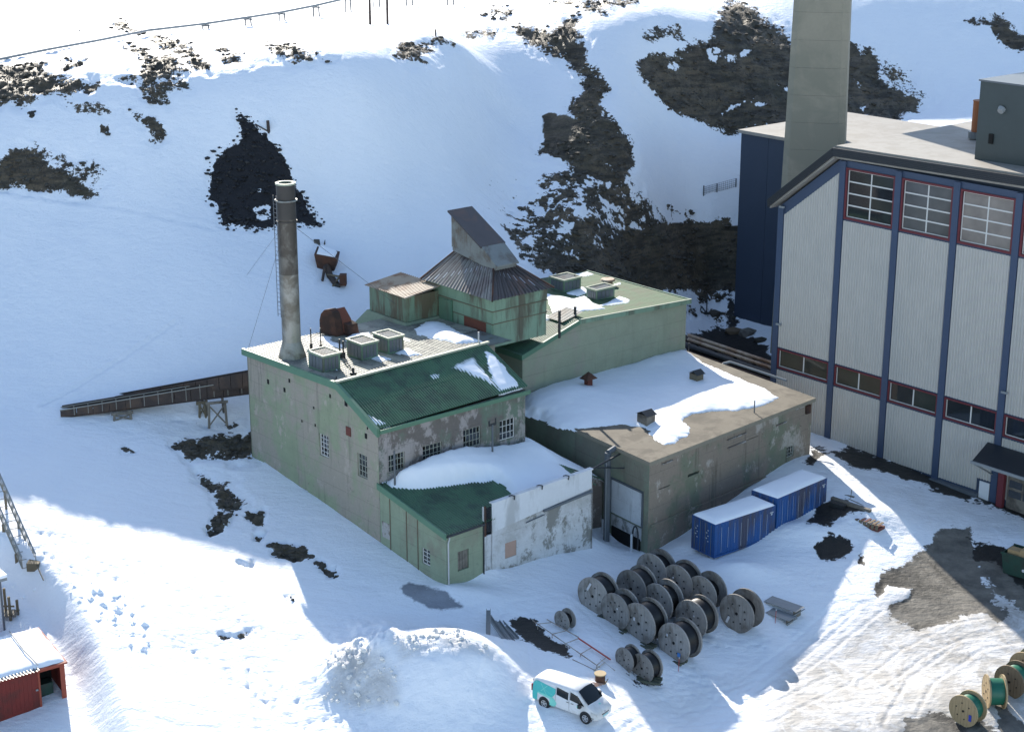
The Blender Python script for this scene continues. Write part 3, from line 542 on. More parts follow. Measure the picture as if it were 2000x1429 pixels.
MB().tube([PQ(1.9, -.1, -.2), PQ(2.5, -.9, -.2)], .06, 6).tube([PQ(1.9, -.1, .3), PQ(2.5, -.9, .3)], .06, 6).obj(hall, 'stay', 'dark_steel', fan)
q = onA(940, 668, 11.5); MB().cyl((q[0]+.0, 11.8, 11.2), (q[0], 11.8, 12.3), .06).obj(hall, 'vent_pipe', 'pipe_white')
MB().box(16.35, 16.5, 14.0, 17.5, 5, 8.9).obj(hall, 'wall', 'w_hall_left')

# ---- steel chimney on the hall roof
q = lz(571, 696, 10.95); cb, ca = q[0], q[1]
ch = Thing('steel_chimney', 'tall grey steel chimney with a dark sooty top and ladder on the hall roof', 'chimney', baz=(cb, ca, 10.9))
MB().cyl((cb, ca, 10.85), (cb, ca, 11.1), 1.02, .95, 28).cyl((cb, ca, 11.1), (cb, ca, 12.1), .95, .66, 28, False).obj(ch, 'base_cone', 'steel_stack' if mat('steel_stack', (.30, .295, .265), .42, .3, .9, metal=.35, dirt=(.13, .115, .09), dirt_amt=.45) else '', smooth=False)
mat('stack_mid', (.16, .15, .13), .5, .35, .8, metal=.3, dirt=(.06, .05, .04), dirt_amt=.5); mat('stack_top', (.055, .05, .045), .6, .3, .8, metal=.2)
zz = [12.1+i*.98 for i in range(13)]; zz[-1] = 23.3
for i in range(12):
    for s in range(3):
        v = []; n = 10; a0 = 2*math.pi*s/3+(i % 2)*1.0
        rr = .655+(.004 if i % 2 else 0)
        for j in range(n+1):
            t = a0+2*math.pi/3*j/n; v += [(cb+rr*math.cos(t), ca+rr*math.sin(t), zz[i]), (cb+rr*math.cos(t), ca+rr*math.sin(t), zz[i+1]+.03)]
        MB().add(v, [(2*j, 2*j+2, 2*j+3, 2*j+1) for j in range(n)]).obj(ch, 'stack_plate', 'steel_stack' if i < 5 else ('stack_mid' if i < 9 else 'stack_top'), smooth=True)
MB().ring((cb, ca, 22.15), (0, 0, 1), .66, .78, .1).obj(ch, 'stiffener_ring', 'zinc'); MB().ring((cb, ca, 20.7), (0, 0, 1), .66, .72, .08).obj(ch, 'stiffener_ring', 'stack_top'); MB().ring((cb, ca, 23.3), (0, 0, 1), .5, .70, .12).obj(ch, 'rim', 'trim_pale')
MB().cyl((cb, ca, 15), (cb, ca, 23.0), .58, n=20).obj(ch, 'flue', 'black')
la = MB(); lw = W(cb, ca, 0); ld_ = np.array([-.93, -.35, 0]); le = loc(lw+ld_*.9); lf = loc(lw+ld_*.9+np.array([.25, -.3, 0]))
la.cyl((le[0], le[1], 14), (le[0], le[1], 22.6), .025, n=5).cyl((lf[0], lf[1], 14), (lf[0], lf[1], 22.6), .025, n=5)
for i in range(28): la.cyl((le[0], le[1], 14.2+i*.3), (lf[0], lf[1], 14.2+i*.3), .015, n=4, cap=False)
for z in (15, 18, 21): la.cyl((le[0], le[1], z), (cb, ca, z), .02, n=4)
la.obj(ch, 'ladder', 'galv_dark')
for tgt in (W(.1, 23, 10.8), W(7, 34, 13), W(14, 22, 11)):
    t = loc(tgt); MB().cyl((cb, ca, 20.75), tuple(t), .016, n=4).obj(ch, 'guy_wire', 'galv_dark')

# ---- low annex with the white wall
ax = Thing('low_annex', 'low lean-to annex with green corrugated roof and white front wall below the hall', 'building', baz=(0, 0, 0))
P = PB(0.0); aw = [(1.72, 1.12, 2.6, 2.25)]
MB().wall(P, [(0, -1.5), (0, 3.82), (7.1, 5.05), (7.1, -1.5)], aw, .25).obj(ax, 'wall', 'w_annex', label='green side wall with vertical joints'); window(ax, P, *aw[0], 2, 4, bar='wbar', pane='glass2', missing=.1, depth=.12)
for a_ in (2.95, 4.15, 5.95): MB().pbox(P, a_, a_+.07, .0, 3.75+a_*.17, .0, .035).obj(ax, 'wall_strip', 'wood_post')
MB().pbox(P, 6.0, 6.9, 1.6, 2.7, .0, .03).obj(ax, 'shutter', 'w_corner')
P = PA(0.0); fw = [(.9, 1.15, 1.82, 2.5)]
MB().wall(P, [(0, -1.5), (0, 3.95), (3.06, 3.98), (3.06, -1.5)], fw, .2).obj(ax, 'wall', 'w_annex')
for i in range(4): MB().pbox(P, .92+i*.225, 1.12+i*.225, 1.17, 2.48, -.14, -.1).obj(ax, 'board', 'wood_grey')
MB().pbox(P, 3.06, 3.73, -1.5, 2.95, -.14, -.02).pbox(P, 3.06, 3.12, 2.95, 5.0, -.14, .03).obj(ax, 'wall', 'w_plaster'); MB().pbox(P, 3.08, 3.24, 2.95, 5.05, .0, .06).obj(ax, 'jamb', 'rust'); MB().pbox(P, 3.24, 3.73, 3.1, 4.85, -.1, -.04).obj(ax, 'window', 'glass')
MB().cyl((3.02, -.06, -.6), (3.02, -.06, 4.0), .05).obj(ax, 'drainpipe', 'dark_steel')
fh = [(4.87, .88, 5.85, 1.98)]
MB().wall(P, [(3.73, -1.5), (3.73, 3.2), (12.65, 3.95), (12.65, -1.5)], fh, .1).obj(ax, 'wall', 'w_plaster', label='old white plaster wall stained with black mould'); MB().pbox(P, 4.88, 5.84, .89, 1.97, -.08, -.03).obj(ax, 'board', 'board_pink', label='pink board closing a window')
MB().prism([(3.73, 3.08), (3.73, 5.05), (12.5, 5.25), (12.5, 3.92)], P, .004, .07).obj(ax, 'cladding', 'clean_white', label='smooth white upper cladding'); MB().prism([(3.73, 5.05), (3.73, 5.13), (12.6, 5.33), (12.6, 5.25)], P, -.25, .1).obj(ax, 'coping', 'clean_white')
MB().tube([P(8.1, 3.45, .15), P(12.45, 3.72, .15)], .1, 8).obj(ax, 'pipe', 'pipe_grey'); MB().tube([P(6.6, 3.0, .1), P(8.2, 3.15, .1)], .035, 6).obj(ax, 'pipe', 'pipe_grey')
for x, y in ((1001.6, 970), (1055.8, 950), (1107.4, 931)): q = onA(x, y, 0.0); MB().tube([(q[0], -.15, q[2]-.15), (q[0], -.2, q[2]+.12), (q[0]-.2, -.1, q[2]+.2), (q[0]-.25, .1, q[2]+.1)], .04, 6).obj(ax, 'bracket', 'dark_steel')
MB().tube([(.16, -.12, 3.85), (.16, -.12, 3.6), (.05, -.14, 3.4), (.05, -.14, -.4)], .05, 8).obj(ax, 'drainpipe', 'pipe_white', label='thin white drainpipe at the corner')
P3 = PA(3.3); MB().wall(P3, [(12.65, -2.5), (12.65, 4.4), (16.7, 2.5), (16.7, -2.5)], [(13.1, .2, 14.2, .9), (13.2, 1.9, 14.4, 2.9)], .4).obj(ax, 'wall', 'w_corner', label='crumbling recessed corner wall'); MB().box(13, 14.6, 3.72, 3.8, 0, 3.1).obj(ax, 'backing', 'rust')
MB().box(12.52, 12.68, .0, 3.3, -2, 4.3).obj(ax, 'wall', 'w_corner'); MB().tube([(12.7, .2, 5.15), (16.5, 1.4, 5.0)], .07, 6).tube([(14.0, 2.2, 4.4), (16.5, .9, 4.1)], .05, 6).obj(ax, 'pipe', 'dark_steel')
def zax(b, a):
    z = 3.98+np.minimum(a, 7.6)*.172
    return z-np.clip((b-12.7)/4.5, 0, 1.3)*(z-np.interp(a, [0, 5, 9.5, 13], [2.3, 2.2, 2.15, 2.9]))
for i in range(17):
    b0 = -.14+i*1.035+(.0); a0 = -.12 if b0 < 3 else .27; a1 = 7.17 if b0 < 12.4 else 12.6
    if b0 >= 12.4: a0 = 3.1
    MB().corr(lambda u, v, n: (u, v, zax(u, v)+n), b0, b0+1.035, a0, a1, .2, .055).obj(ax, 'roof_sheet', 'roof_green')
MB().hexa([(-.24, -.2, 3.68), (-.145, -.2, 3.68), (-.145, 7.1, 4.95), (-.24, 7.1, 4.95), (-.24, -.2, 4.08), (-.145, -.2, 4.08), (-.145, 7.1, 5.38), (-.24, 7.1, 5.38)]).obj(ax, 'verge_board', 'green_trim')
MB().cyl((-.1, -.2, 3.86), (3.0, -.2, 3.9), .075, n=8).obj(ax, 'gutter', 'dark_steel')

# ---- posts that stand up through the annex snow
for x, y0, y1, lab in ((962, 915, 860, 'steel post with a lamp bracket standing in the middle of the snowy annex roof'), (760, 940, 905, 'short post in the snow at the left corner of the annex roof')):
    q = onB(x, y0, 8.6) if x > 900 else onB(x, y0, .75); a_ = min(q[1], 6.4); q = (q[0], a_, zax(0, a_)+.2)
    h = (1.85 if x > 900 else 1.5)
    t = Thing('roof_post', lab, 'post', baz=q); MB().cyl((q[0], q[1], q[2]-.1), (q[0], q[1], q[2]+h+.8), .07, n=8).obj(t, 'pole', 'pipe_grey')
    if x > 900: MB().box(q[0]-.3, q[0]+.3, q[1]-.05, q[1]+.05, q[2]+h+.72, q[2]+h+.86).cyl((q[0]-.28, q[1], q[2]+h+.86), (q[0]-.28, q[1], q[2]+h+1.1), .06, n=8).cyl((q[0]+.28, q[1], q[2]+h+.86), (q[0]+.28, q[1], q[2]+h+1.2), .05, n=8).obj(t, 'bracket', 'dark_steel')

# ================================================================== engine house with flat felt roof
FL, FR, BR, BL = np.array([16.37, -1.68]), np.array([35.27, -.08]), np.array([36.37, 14.39]), np.array([17.63, 12.71])
eh = Thing('engine_house', 'weathered flat roofed concrete building half covered by snow, behind the containers', 'building', baz=(16.37, -1.68, 0))
P, hit, L = seg(FL, FR); ZR = 5.4
def hp(h, x0, y0, x1, y1): a = h(x0, y0); b = h(x1, y1); return (min(a[0], b[0]), min(a[1], b[1]), max(a[0], b[0]), max(a[1], b[1]))
Hs = [hp(hit, 1343, 932, 1366, 918), hp(hit, 1459, 860, 1481, 850), hp(hit, 1286, 955, 1308, 948), hp(hit, 1536, 895, 1551, 868)]
MB().wall(P, [(0, -2.5), (0, ZR-.28), (L, ZR-.28), (L, -2.5)], Hs, .3).obj(eh, 'wall', 'w_conc', label='grimy front wall with small openings')
for h in Hs[:3]: MB().pbox(P, h[0], h[2], h[1], h[3], -.29, -.27).obj(eh, 'opening', 'black')
window(eh, P, *Hs[3], 3, 3, bar='wbar_old', missing=.3, depth=.12)
for x0, y0, x1, y1 in ((1420, 858, 1456, 845), (1292, 905, 1312, 915), (1551, 815, 1568, 792), (1515, 835, 1535, 822), (1420, 880, 1455, 860)):
    h = hp(hit, x0, y0, x1, y1); MB().pbox(P, h[0], h[2], h[3]-.08, h[3], .0, .12).obj(eh, 'ledge', 'w_corner')
MB().pbox(P, .2, L-.2, .5, .62, .0, .16).obj(eh, 'plinth', 'w_conc')
MB().pbox(P, L-.9, L-.4, 4.35, 5.0, .0, .18).obj(eh, 'hopper', 'rust')
Pl, hitl, Ll = seg(FL, BL)
MB().wall(Pl, [(0, -2.5), (0, ZR-.28), (Ll, ZR-.28), (Ll, -2.5)], [], .3).obj(eh, 'wall', 'w_conc_left', label='greenish side wall')
Pr, hitr, Lr = seg(FR, BR); MB().wall(Pr, [(0, -2.5), (0, ZR-.28), (Lr, ZR-.28), (Lr, -2.5)], [], .3).obj(eh, 'wall', 'w_conc')
Pb, _, Lb = seg(BL, BR); MB().wall(Pb, [(0, -2.5), (0, ZR-.28), (Lb, ZR-.28), (Lb, -2.5)], [], .3).obj(eh, 'wall', 'w_conc')
d1 = hp(hitl, 1195, 1005, 1256, 965); u0, u1 = d1[0], d1[2]
MB().pbox(Pl, u0, u1, .35, 2.85, .02, .08).obj(eh, 'panel', MATS.setdefault('mould_white', m_wall('mould_white', (.62, .65, .68), (.55, .58, .6), (.25, .26, .25), .62, .66, .7, 140.0)), label='big mouldy white panel'); fr = MB()
for a, b, c, d in ((u0-.1, u0, .3, 2.95), (u1, u1+.1, .3, 2.95), (u0-.1, u1+.1, 2.85, 2.97)): fr.pbox(Pl, a, b, c, d, .02, .14)
fr.obj(eh, 'frame', 'pipe_grey'); MB().pbox(Pl, u0+.05, u1, -.75, .2, .02, .07).obj(eh, 'panel', 'w_plaster'); MB().pbox(Pl, u0+.1, u1-.1, -1.9, -.62, .08, .1).obj(eh, 'door', 'black', label='dark low opening')
MB().tube([(15.7, 1.75, -2.4), (15.7, 1.75, 5.2)], .23, 12).tube([(15.7, 1.75, 5.2), (16.5, 1.9, 5.3)], .2, 10).obj(eh, 'duct', 'pipe_grey', label='tall grey duct strapped to the side wall'); MB().tube([(15.42, 1.6, -1.5), (15.42, 1.6, 4.6)], .04, 6).obj(eh, 'pipe', 'galv')
for x in (1187, 1248): hh = hitl(x, 1040); MB().pbox(Pl, hh[0]-.06-.25*(x < 1200), hh[0]+.06-.25*(x < 1200), -1.6, -.15, .62, .72).obj(eh, 'marker_post', 'clean_white')
h0 = hitl(1250, 1040)[0]; pts = [Pl(h0-.1+.3*math.sin(t), -.3+.75*math.cos(t) if math.cos(t) > 0 else -.3+1.6*math.cos(t), .5) for t in np.linspace(-2.2, 2.2, 16)]; MB().tube(pts, .055, 6).obj(eh, 'hose', 'dark_steel')
e1 = (FR-FL)/L; e2 = (BL-FL)/Ll
def Rf(u, w, z): q = FL+e1*u+e2*w; return (q[0], q[1], z)
MB().hexa([Rf(-.2, -.2, ZR-.28), Rf(L+.2, -.2, ZR-.28), Rf(L+.2, Ll+.2, ZR-.28), Rf(-.2, Ll+.2, ZR-.28), Rf(-.2, -.2, ZR-.01), Rf(L+.2, -.2, ZR-.01), Rf(L+.2, Ll+.2, ZR-.01), Rf(-.2, Ll+.2, ZR-.01)]).obj(eh, 'roof_slab', 'felt_edge')
for i in range(14):
    w0 = -.2+i*(Ll+.4)/14; w1 = w0+(Ll+.4)/14+.04
    for s0, s1 in ((-.2, L*.37), (L*.37+.01, L*.71), (L*.71+.01, L+.2)):
        MB().hexa([Rf(s0, w0, ZR-.009), Rf(s1, w0, ZR-.009), Rf(s1, w1, ZR-.009), Rf(s0, w1, ZR-.009), Rf(s0, w0, ZR+.006), Rf(s1, w0, ZR+.006), Rf(s1, w1, ZR+.014), Rf(s0, w1, ZR+.014)]).obj(eh, 'roof_felt', 'felt')
def rchim(px, py, kind):
    q = lz(px, py, ZR+.55); b, a = q[0], q[1]; z = ZR
    if kind == 0:
        m = MB().box(b-.25, b+.25, a-.2, a+.2, z, z+1.35); o = m.obj(eh, 'roof_ventilator', 'board_red'); MB().add([(b-.55, a-.45, z+1.3), (b+.55, a-.45, z+1.3), (b+.55, a+.45, z+1.3), (b-.55, a+.45, z+1.3), (b, a, z+1.85)], [(0, 1, 4), (1, 2, 4), (2, 3, 4), (3, 0, 4), (3, 2, 1, 0)]).obj(eh, 'hood', 'rust', o)
    else:
        w, d, h = (.36, .40, .95) if kind == 1 else (.42, .5, .85)
        o = MB().box(b-w, b+w, a-d, a+d, z, z+h).obj(eh, 'roof_ventilator', 'wood_post' if kind == 1 else 'wood_grey')
        MB().prism([(-d-.12, h-.02), (0, h+.28), (d+.12, h-.02), (0, h+.2)], lambda u, v, n: (b+n, a+u, z+v), -w-.1, w+.1).obj(eh, 'hood', 'dark_steel', o)
rchim(1149, 757, 0); rchim(1360, 738, 1); rchim(1262, 815, 2)
q = lz(1473, 806, ZR); MB().cyl((q[0], q[1], ZR-.1), (q[0], q[1], ZR+.95), .045, n=8).obj(eh, 'vent_pipe', 'pipe_grey'); q = lz(1345, 690, ZR); MB().cyl((q[0], q[1], ZR), (q[0], q[1], ZR+.9), .05, n=8).obj(eh, 'vent_pipe', 'dark_steel')

# ================================================================== pale green boiler house
bh = Thing('boiler_house', 'pale green concrete block with a dark green roof, right of the coal hopper tower', 'building', baz=(18.4, 14, 4))
P, hit, L2 = seg((18.4, 14), (35.95, 14))
MB().wall(P, [(0, 2), (0, 8.75), (5.6, 10.3), (L2, 9.78), (L2, 2)], [], .3).obj(bh, 'wall', 'w_rg', label='stained pale green front wall')
P4 = PB(18.4); MB().wall(P4, [(14, 2), (14, 8.75), (26, 8.75), (26, 2)], [], .3).obj(bh, 'wall', 'w_rg'); MB().box(35.9, 36.0, 14.05, 26, 2, 9.7).box(18.5, 36, 26, 26.1, 2, 9.6).obj(bh, 'wall', 'w_rg')
def zr1(b, a): return 8.95+(b-18.4)*(1.58/5.6)
def zr2(b, a): return 10.53-(b-24)*.045
for i in range(6):
    b0 = 18.25+i*.96; MB().corr(lambda u, v, n: (v, u, zr1(v, u)+n), 13.85, 26.2, b0, b0+.97, .2, .05).obj(bh, 'roof_sheet', 'roof_green')
flat = [(24, 13.85), (36.15, 13.85), (36.15, 26.2), (30.9, 26.2), (24.0, 20.6)]
MB().prism(flat, lambda u, v, n: (u, v, zr2(u, v)+n), -.05, .03).obj(bh, 'roof_deck', 'roof_green_flat')
for i in range(12):
    a0 = 13.9+i*1.02; b_0 = 24.0 if a0 < 20 else 24+(a0+1-20.6)*1.23
    MB().corr(lambda u, v, n: (u, v, zr2(u, v)+.034+n), b_0+.1, 36.1, a0, a0+1.0, .35, .018).obj(bh, 'roof_sheet', 'roof_green_flat')
MB().hexa([(24, 13.72, 10.28), (36.25, 13.72, 9.72), (36.25, 13.84, 9.72), (24, 13.84, 10.28), (24, 13.72, 10.62), (36.25, 13.72, 10.07), (36.25, 13.84, 10.07), (24, 13.84, 10.62)]).obj(bh, 'verge_board', 'green_steel2')
MB().hexa([(24, 13.70, 10.625), (36.27, 13.70, 10.075), (36.27, 13.86, 10.075), (24, 13.86, 10.625), (24, 13.70, 10.66), (36.27, 13.70, 10.11), (36.27, 13.86, 10.11), (24, 13.86, 10.66)]).obj(bh, 'drip_edge', 'trim_pale')
MB().hexa([(18.1, 13.72, 8.55), (24, 13.72, 10.28), (24, 13.84, 10.28), (18.1, 13.84, 8.55), (18.1, 13.72, 8.93), (24, 13.72, 10.62), (24, 13.84, 10.62), (18.1, 13.84, 8.93)]).obj(bh, 'verge_board', 'green_trim')
MB().box(18.08, 18.24, 13.84, 20, 8.55, 8.95).obj(bh, 'gutter', 'green_trim')
MB().box(36.16, 36.27, 13.86, 26.2, 9.72, 10.08).obj(bh, 'verge_board', 'green_steel2')
vent(bh, (1165, 588), 2.0, 1.2, .85, 10.25, 'roof_vent'); vent(bh, (1101, 571), 1.9, 1.7, .95, 10.35, 'roof_vent')
q = lz(1187, 553, 10.3); MB().cyl((q[0], q[1], 10.1), (q[0], q[1], 10.55), .42, n=20).cyl((q[0], q[1], 10.55), (q[0], q[1], 10.68), .62, .55, 24).obj(bh, 'round_cowl', 'hut_roof', label='round brown cowl')
for x, y, h, r in ((1092.5, 640, 1.3, .11), (1123, 622, .9, .11), (1122, 560, 1.0, .04), (1124.5, 562, .9, .04)):
    q = lz(x, y, 10.4); MB().cyl((q[0], q[1], 9.6), (q[0], q[1], 10.4+h), r, n=10).cyl((q[0], q[1], 10.38+h), (q[0], q[1], 10.45+h), r*1.25, n=10).obj(bh, 'vent_pipe', 'dark_steel')
q = lz(1105, 628, 10.3); MB().corr(lambda u, v, n: (u, v, 10.0+.2*(u-q[0])+.55+n), q[0]-.6, q[0]+1.5, q[1]-.3, q[1]+1.6, .2, .04).obj(bh, 'grating', 'zinc')

# ================================================================== hopper tower with hut
tw = Thing('hopper_tower', 'green sheet metal tower with dark hipped roof and a slanting conveyor head on top', 'tower', baz=(15.4, 13.9, 10))
Ta, Tb = (13.9, 21.7), (15.4, 20.75)
PT = PB(15.4); PF = PA(13.9)
for (P, u0, u1) in ((PT, 13.9, 21.7), (PF, 15.4, 20.75)):
    for z0, z1, dn, mt in ((12.78, 13.72, 0.0, 'green_steel2'), (11.8, 12.74, -.06, 'green_steel2'), (10.0, 11.78, -.1, 'green_steel2')):
        if P is PT and z0 == 10.0: continue
        n = int(round((u1-u0)/.9))
        for i in range(n):
            a = u0+(u1-u0)*i/n; b = u0+(u1-u0)*(i+1)/n
            MB().pbox(P, a+.008, b-.008, z0, z1, dn-.05, dn).obj(tw, 'wall_sheet', mt)
    MB().pbox(P, u0-.05, u1+.05, 12.74, 12.8, -.06, .06).pbox(P, u0-.02, u1+.02, 11.76, 11.82, -.1, -.02).obj(tw, 'band', 'wood_post')
n = 9
for i in range(n):
    a = 13.9+7.8*i/n; b = 13.9+7.8*(i+1)/n
    if a < 18.6: MB().pbox(PT, a+.008, b-.008, 10.0, 11.76, -.15, -.1).obj(tw, 'wall_sheet', 'rust_red' if 14.2 < a < 16.6 else 'green_steel2', label='rust streaked sheet' if 14.2 < a < 16.6 else None)
MB().box(15.6, 20.6, 14.1, 21.6, 10, 13.6).obj(tw, 'core', 'green_steel')
MB().pbox(PT, 18.8, 20.25, 10.7, 12.6, -.02, .03).obj(tw, 'door', 'green_steel', label='tall green sliding door'); MB().pbox(PT, 18.62, 18.8, 10.7, 12.65, -.02, .05).obj(tw, 'jamb', 'green_trim')
E = [(15.05, 13.5), (21.1, 13.5), (21.1, 22.1), (15.05, 22.1)]; R0, R1 = (18.1, 16.9), (18.1, 20.6); zE, zR = 13.72, 16.25
mt = ['hood_roof2', 'hood_roof']
def hipface(p0, p1, q0, q1, name_mat, n):
    p0, p1, q0, q1 = [np.array(x, float) for x in (p0, p1, q0, q1)]
    for i in range(n):
        t0, t1 = i/n, (i+1)/n; v = []
        for t in (t0, (t0*3+t1)/4, (t0+t1)/2, (t0+3*t1)/4, t1):
            lo = p0*(1-t)+p1*t; hi = q0*(1-t)+q1*t; off = .05 if abs(t-t0) < 1e-6 or abs(t-(t0+t1)/2) < 1e-6 else 0
            v += [lo+[0, 0, off], hi+[0, 0, off]]
        MB().add(v, [(2*j, 2*j+2, 2*j+3, 2*j+1) for j in range(4)]).obj(tw, 'roof_sheet', name_mat)
def e3(p, z): return (p[0], p[1], z)
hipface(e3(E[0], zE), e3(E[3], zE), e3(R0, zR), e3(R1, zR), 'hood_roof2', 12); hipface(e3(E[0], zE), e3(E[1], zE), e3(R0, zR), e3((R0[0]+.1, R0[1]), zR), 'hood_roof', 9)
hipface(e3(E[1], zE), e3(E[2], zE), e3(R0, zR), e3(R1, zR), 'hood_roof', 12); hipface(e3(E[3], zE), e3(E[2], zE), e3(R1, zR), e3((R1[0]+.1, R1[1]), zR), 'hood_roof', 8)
# conveyor head: side walls, long dark roof, paler lower hatch
PC = lambda u, v, n: (n, u, v)
prof = [(20.6, 15.9), (20.75, 18.72), (17.1, 16.75), (15.5, 15.6), (15.6, 15.2)]
head = MB().prism(prof, PC, 17.05, 19.1).obj(tw, 'conveyor_head', 'zinc', label='slanted corrugated conveyor head')
MB().prism([(21.0, 18.95), (21.0, 18.83), (17.05, 16.72), (17.05, 16.85)], PC, 16.9, 19.3).obj(tw, 'roof', 'hood_roof', head); MB().prism([(17.04, 16.83), (17.04, 16.74), (15.35, 15.55), (15.35, 15.66)], PC, 17.0, 19.2).obj(tw, 'hatch', 'zinc', head)
MB().corr(lambda u, v, n: (17.04-n, u, v), 17.3, 20.7, lambda u: 16.2, lambda u: 16.8+(u-17.1)*.53, .25, .04).obj(tw, 'side_sheet', 'zinc', head)
for p, q in ((e3(E[0], zE), e3(R0, zR)), (e3(E[1], zE), e3(R0, zR)), (e3(E[3], zE), e3(R1, zR))): MB().cyl(p, q, .07, n=6).obj(tw, 'hip_cap', 'rust')
hut = Thing('roof_hut', 'small rust stained green hut with pale brown corrugated roof beside the tower', 'hut', baz=(12.3, 20.3, 11))
mat('hut_green', (.19, .27, .18), .6, .2, 1, dirt=(.12, .085, .05), dirt_amt=.5, streak=True, dscale=.9)
P = PB(12.3)
for i in range(5): a = 20.3+i*.93; MB().pbox(P, a+.006, a+.924, 11.15, 13.08, -.05, 0).obj(hut, 'wall_sheet', 'hut_green')
P = PA(20.3)
for i in range(4): b = 12.32+i*.77; MB().pbox(P, b+.006, b+.764, 11.15, 13.1, -.05, 0).obj(hut, 'wall_sheet', 'hut_green')
MB().box(12.4, 15.35, 20.4, 24.9, 11, 13.0).obj(hut, 'core', 'hut_green')
MB().hexa([(11.9, 20.0, 10.0), (15.4, 20.0, 10.0), (15.4, 26.4, 9.8), (11.7, 26.4, 9.8), (12.2, 20.2, 11.12), (15.4, 20.2, 11.12), (15.4, 25.2, 11.12), (12.2, 25.2, 11.12)]).obj(hut, 'base', 'w_annex')
for i in range(5):
    a0 = 20.0+i*1.04; MB().corr(lambda u, v, n: (v, u, 13.1+.12*(v-12)+n), a0, a0+1.04, 12.0, 15.5, .26, .06).obj(hut, 'roof_sheet', 'hut_roof')

# ================================================================== white and blue power station
ps = Thing('power_station', 'big power station hall with white corrugated walls, blue columns and red framed windows', 'building', baz=(40.4, 8.3, 0))
mat('corr_white', (.47, .455, .42), .55, .05, .3, bump=.0, dirt=(.40, .395, .37), dirt_amt=.15, streak=True, dscale=.3, fine=3); mat('ps_blue', (.045, .07, .125), .5, .1, .6, bump=.02); mat('ps_navy', (.036, .052, .085), .55, .15, .5, bump=.02, dscale=.3)
mat('ps_red', (.13, .022, .03), .5, .15); mat('ps_fascia', (.018, .022, .028), .5, .2); mat('ps_roof', (.29, .275, .25), .7, .08, .4, dirt=(.23, .215, .19), dirt_amt=.35); mat('ps_box', (.045, .06, .062), .5, .15, .5); mat('plinth_dark', (.035, .03, .027), .9, .3, .8)
mat('curtain', (.30, .27, .23), .9, .5, .6)
MATS['glass_refl_pale'] = m_glass('painted_reflection_pale', (.20, .175, .155), .2, .7); MATS['glass_refl_mid'] = m_glass('painted_reflection_mid', (.085, .085, .085), .15, .7)  # upper panes: bright mountain reflections painted into the glass colour as plain tints
P = PB(40.4); cols = [8.2, 2.33, -2.87, -8.01, -13.17, -18.4, -23.6]
def rooftop(u): return 23.0 if u < 2.6 else 23.0-(u-2.6)*(23.0-18.25)/(8.6-2.6)
MB().wall(P, [(8.5, -2), (8.5, 18.0), (2.7, 22.6), (-23.8, 22.6), (-23.8, -2)], [(cols[i+1]+.3, 18.2, cols[i]-.3, 22.05) for i in range(1, 6)]+[(cols[i+1]+.35, 4.9, cols[i]-.35, 6.45) for i in range(6)], .5).obj(ps, 'wall', 'ps_blue', label='blue frieze wall')
for i in range(6):
    u1, u0 = cols[i]-.28, cols[i+1]+.28
    MB().corr(lambda u, v, n: P(u, v, .03+n), u0, u1, .15, 4.72, .24, .075).obj(ps, 'wall_panel', 'corr_white')
    MB().corr(lambda u, v, n: P(u, v, .03+n), u0, u1, 6.62, (18.02 if i else (lambda u: 21.65-(u-2.6)*.79)), .24, .075).obj(ps, 'wall_panel', 'corr_white')
    w = window(ps, P, cols[i+1]+.42, 4.97, cols[i]-.42, 6.38, 2, 1, 'window', 'wbar', 'glass' if i > 1 else 'glass2', depth=.1, fr=.06, br=.1)
    f = MB(); a, b = cols[i+1]+.3, cols[i]-.3
    for x0, x1, z0, z1 in ((a, a+.12, 4.85, 6.5), (b-.12, b, 4.85, 6.5), (a+.12, b-.12, 4.85, 4.97), (a+.12, b-.12, 6.38, 6.5)): f.pbox(P, x0, x1, z0, z1, -.02, .09)
    f.obj(ps, 'surround', 'ps_red', w)
    if i:
        w = window(ps, P, cols[i+1]+.45, 18.32, cols[i]-.45, 21.95, 2, 4, 'window', 'wbar', 'glass' if i == 1 else ('glass_refl_pale' if i > 2 else 'glass_refl_mid'), depth=.12, fr=.07, br=.1)
        f = MB(); a, b = cols[i+1]+.3, cols[i]-.3
        for x0, x1, z0, z1 in ((a, a+.15, 18.15, 22.1), (b-.15, b, 18.15, 22.1), (a+.15, b-.15, 18.15, 18.32), (a+.15, b-.15, 21.95, 22.1)): f.pbox(P, x0, x1, z0, z1, -.02, .1)
        f.obj(ps, 'surround', 'ps_red', w)
for i, u in enumerate(cols[:6]): MB().pbox(P, u-.27, u+.27, -.4, rooftop(u)-.45, .0, .16).obj(ps, 'column', 'ps_blue')
MB().pbox(P, -12.2, 8.6, -2.2, .12, -.3, -.06).obj(ps, 'plinth', 'plinth_dark'); MB().pbox(P, -12.0, -7.8, -.5, .0, .0, .5).obj(ps, 'ledge', 'pipe_grey')
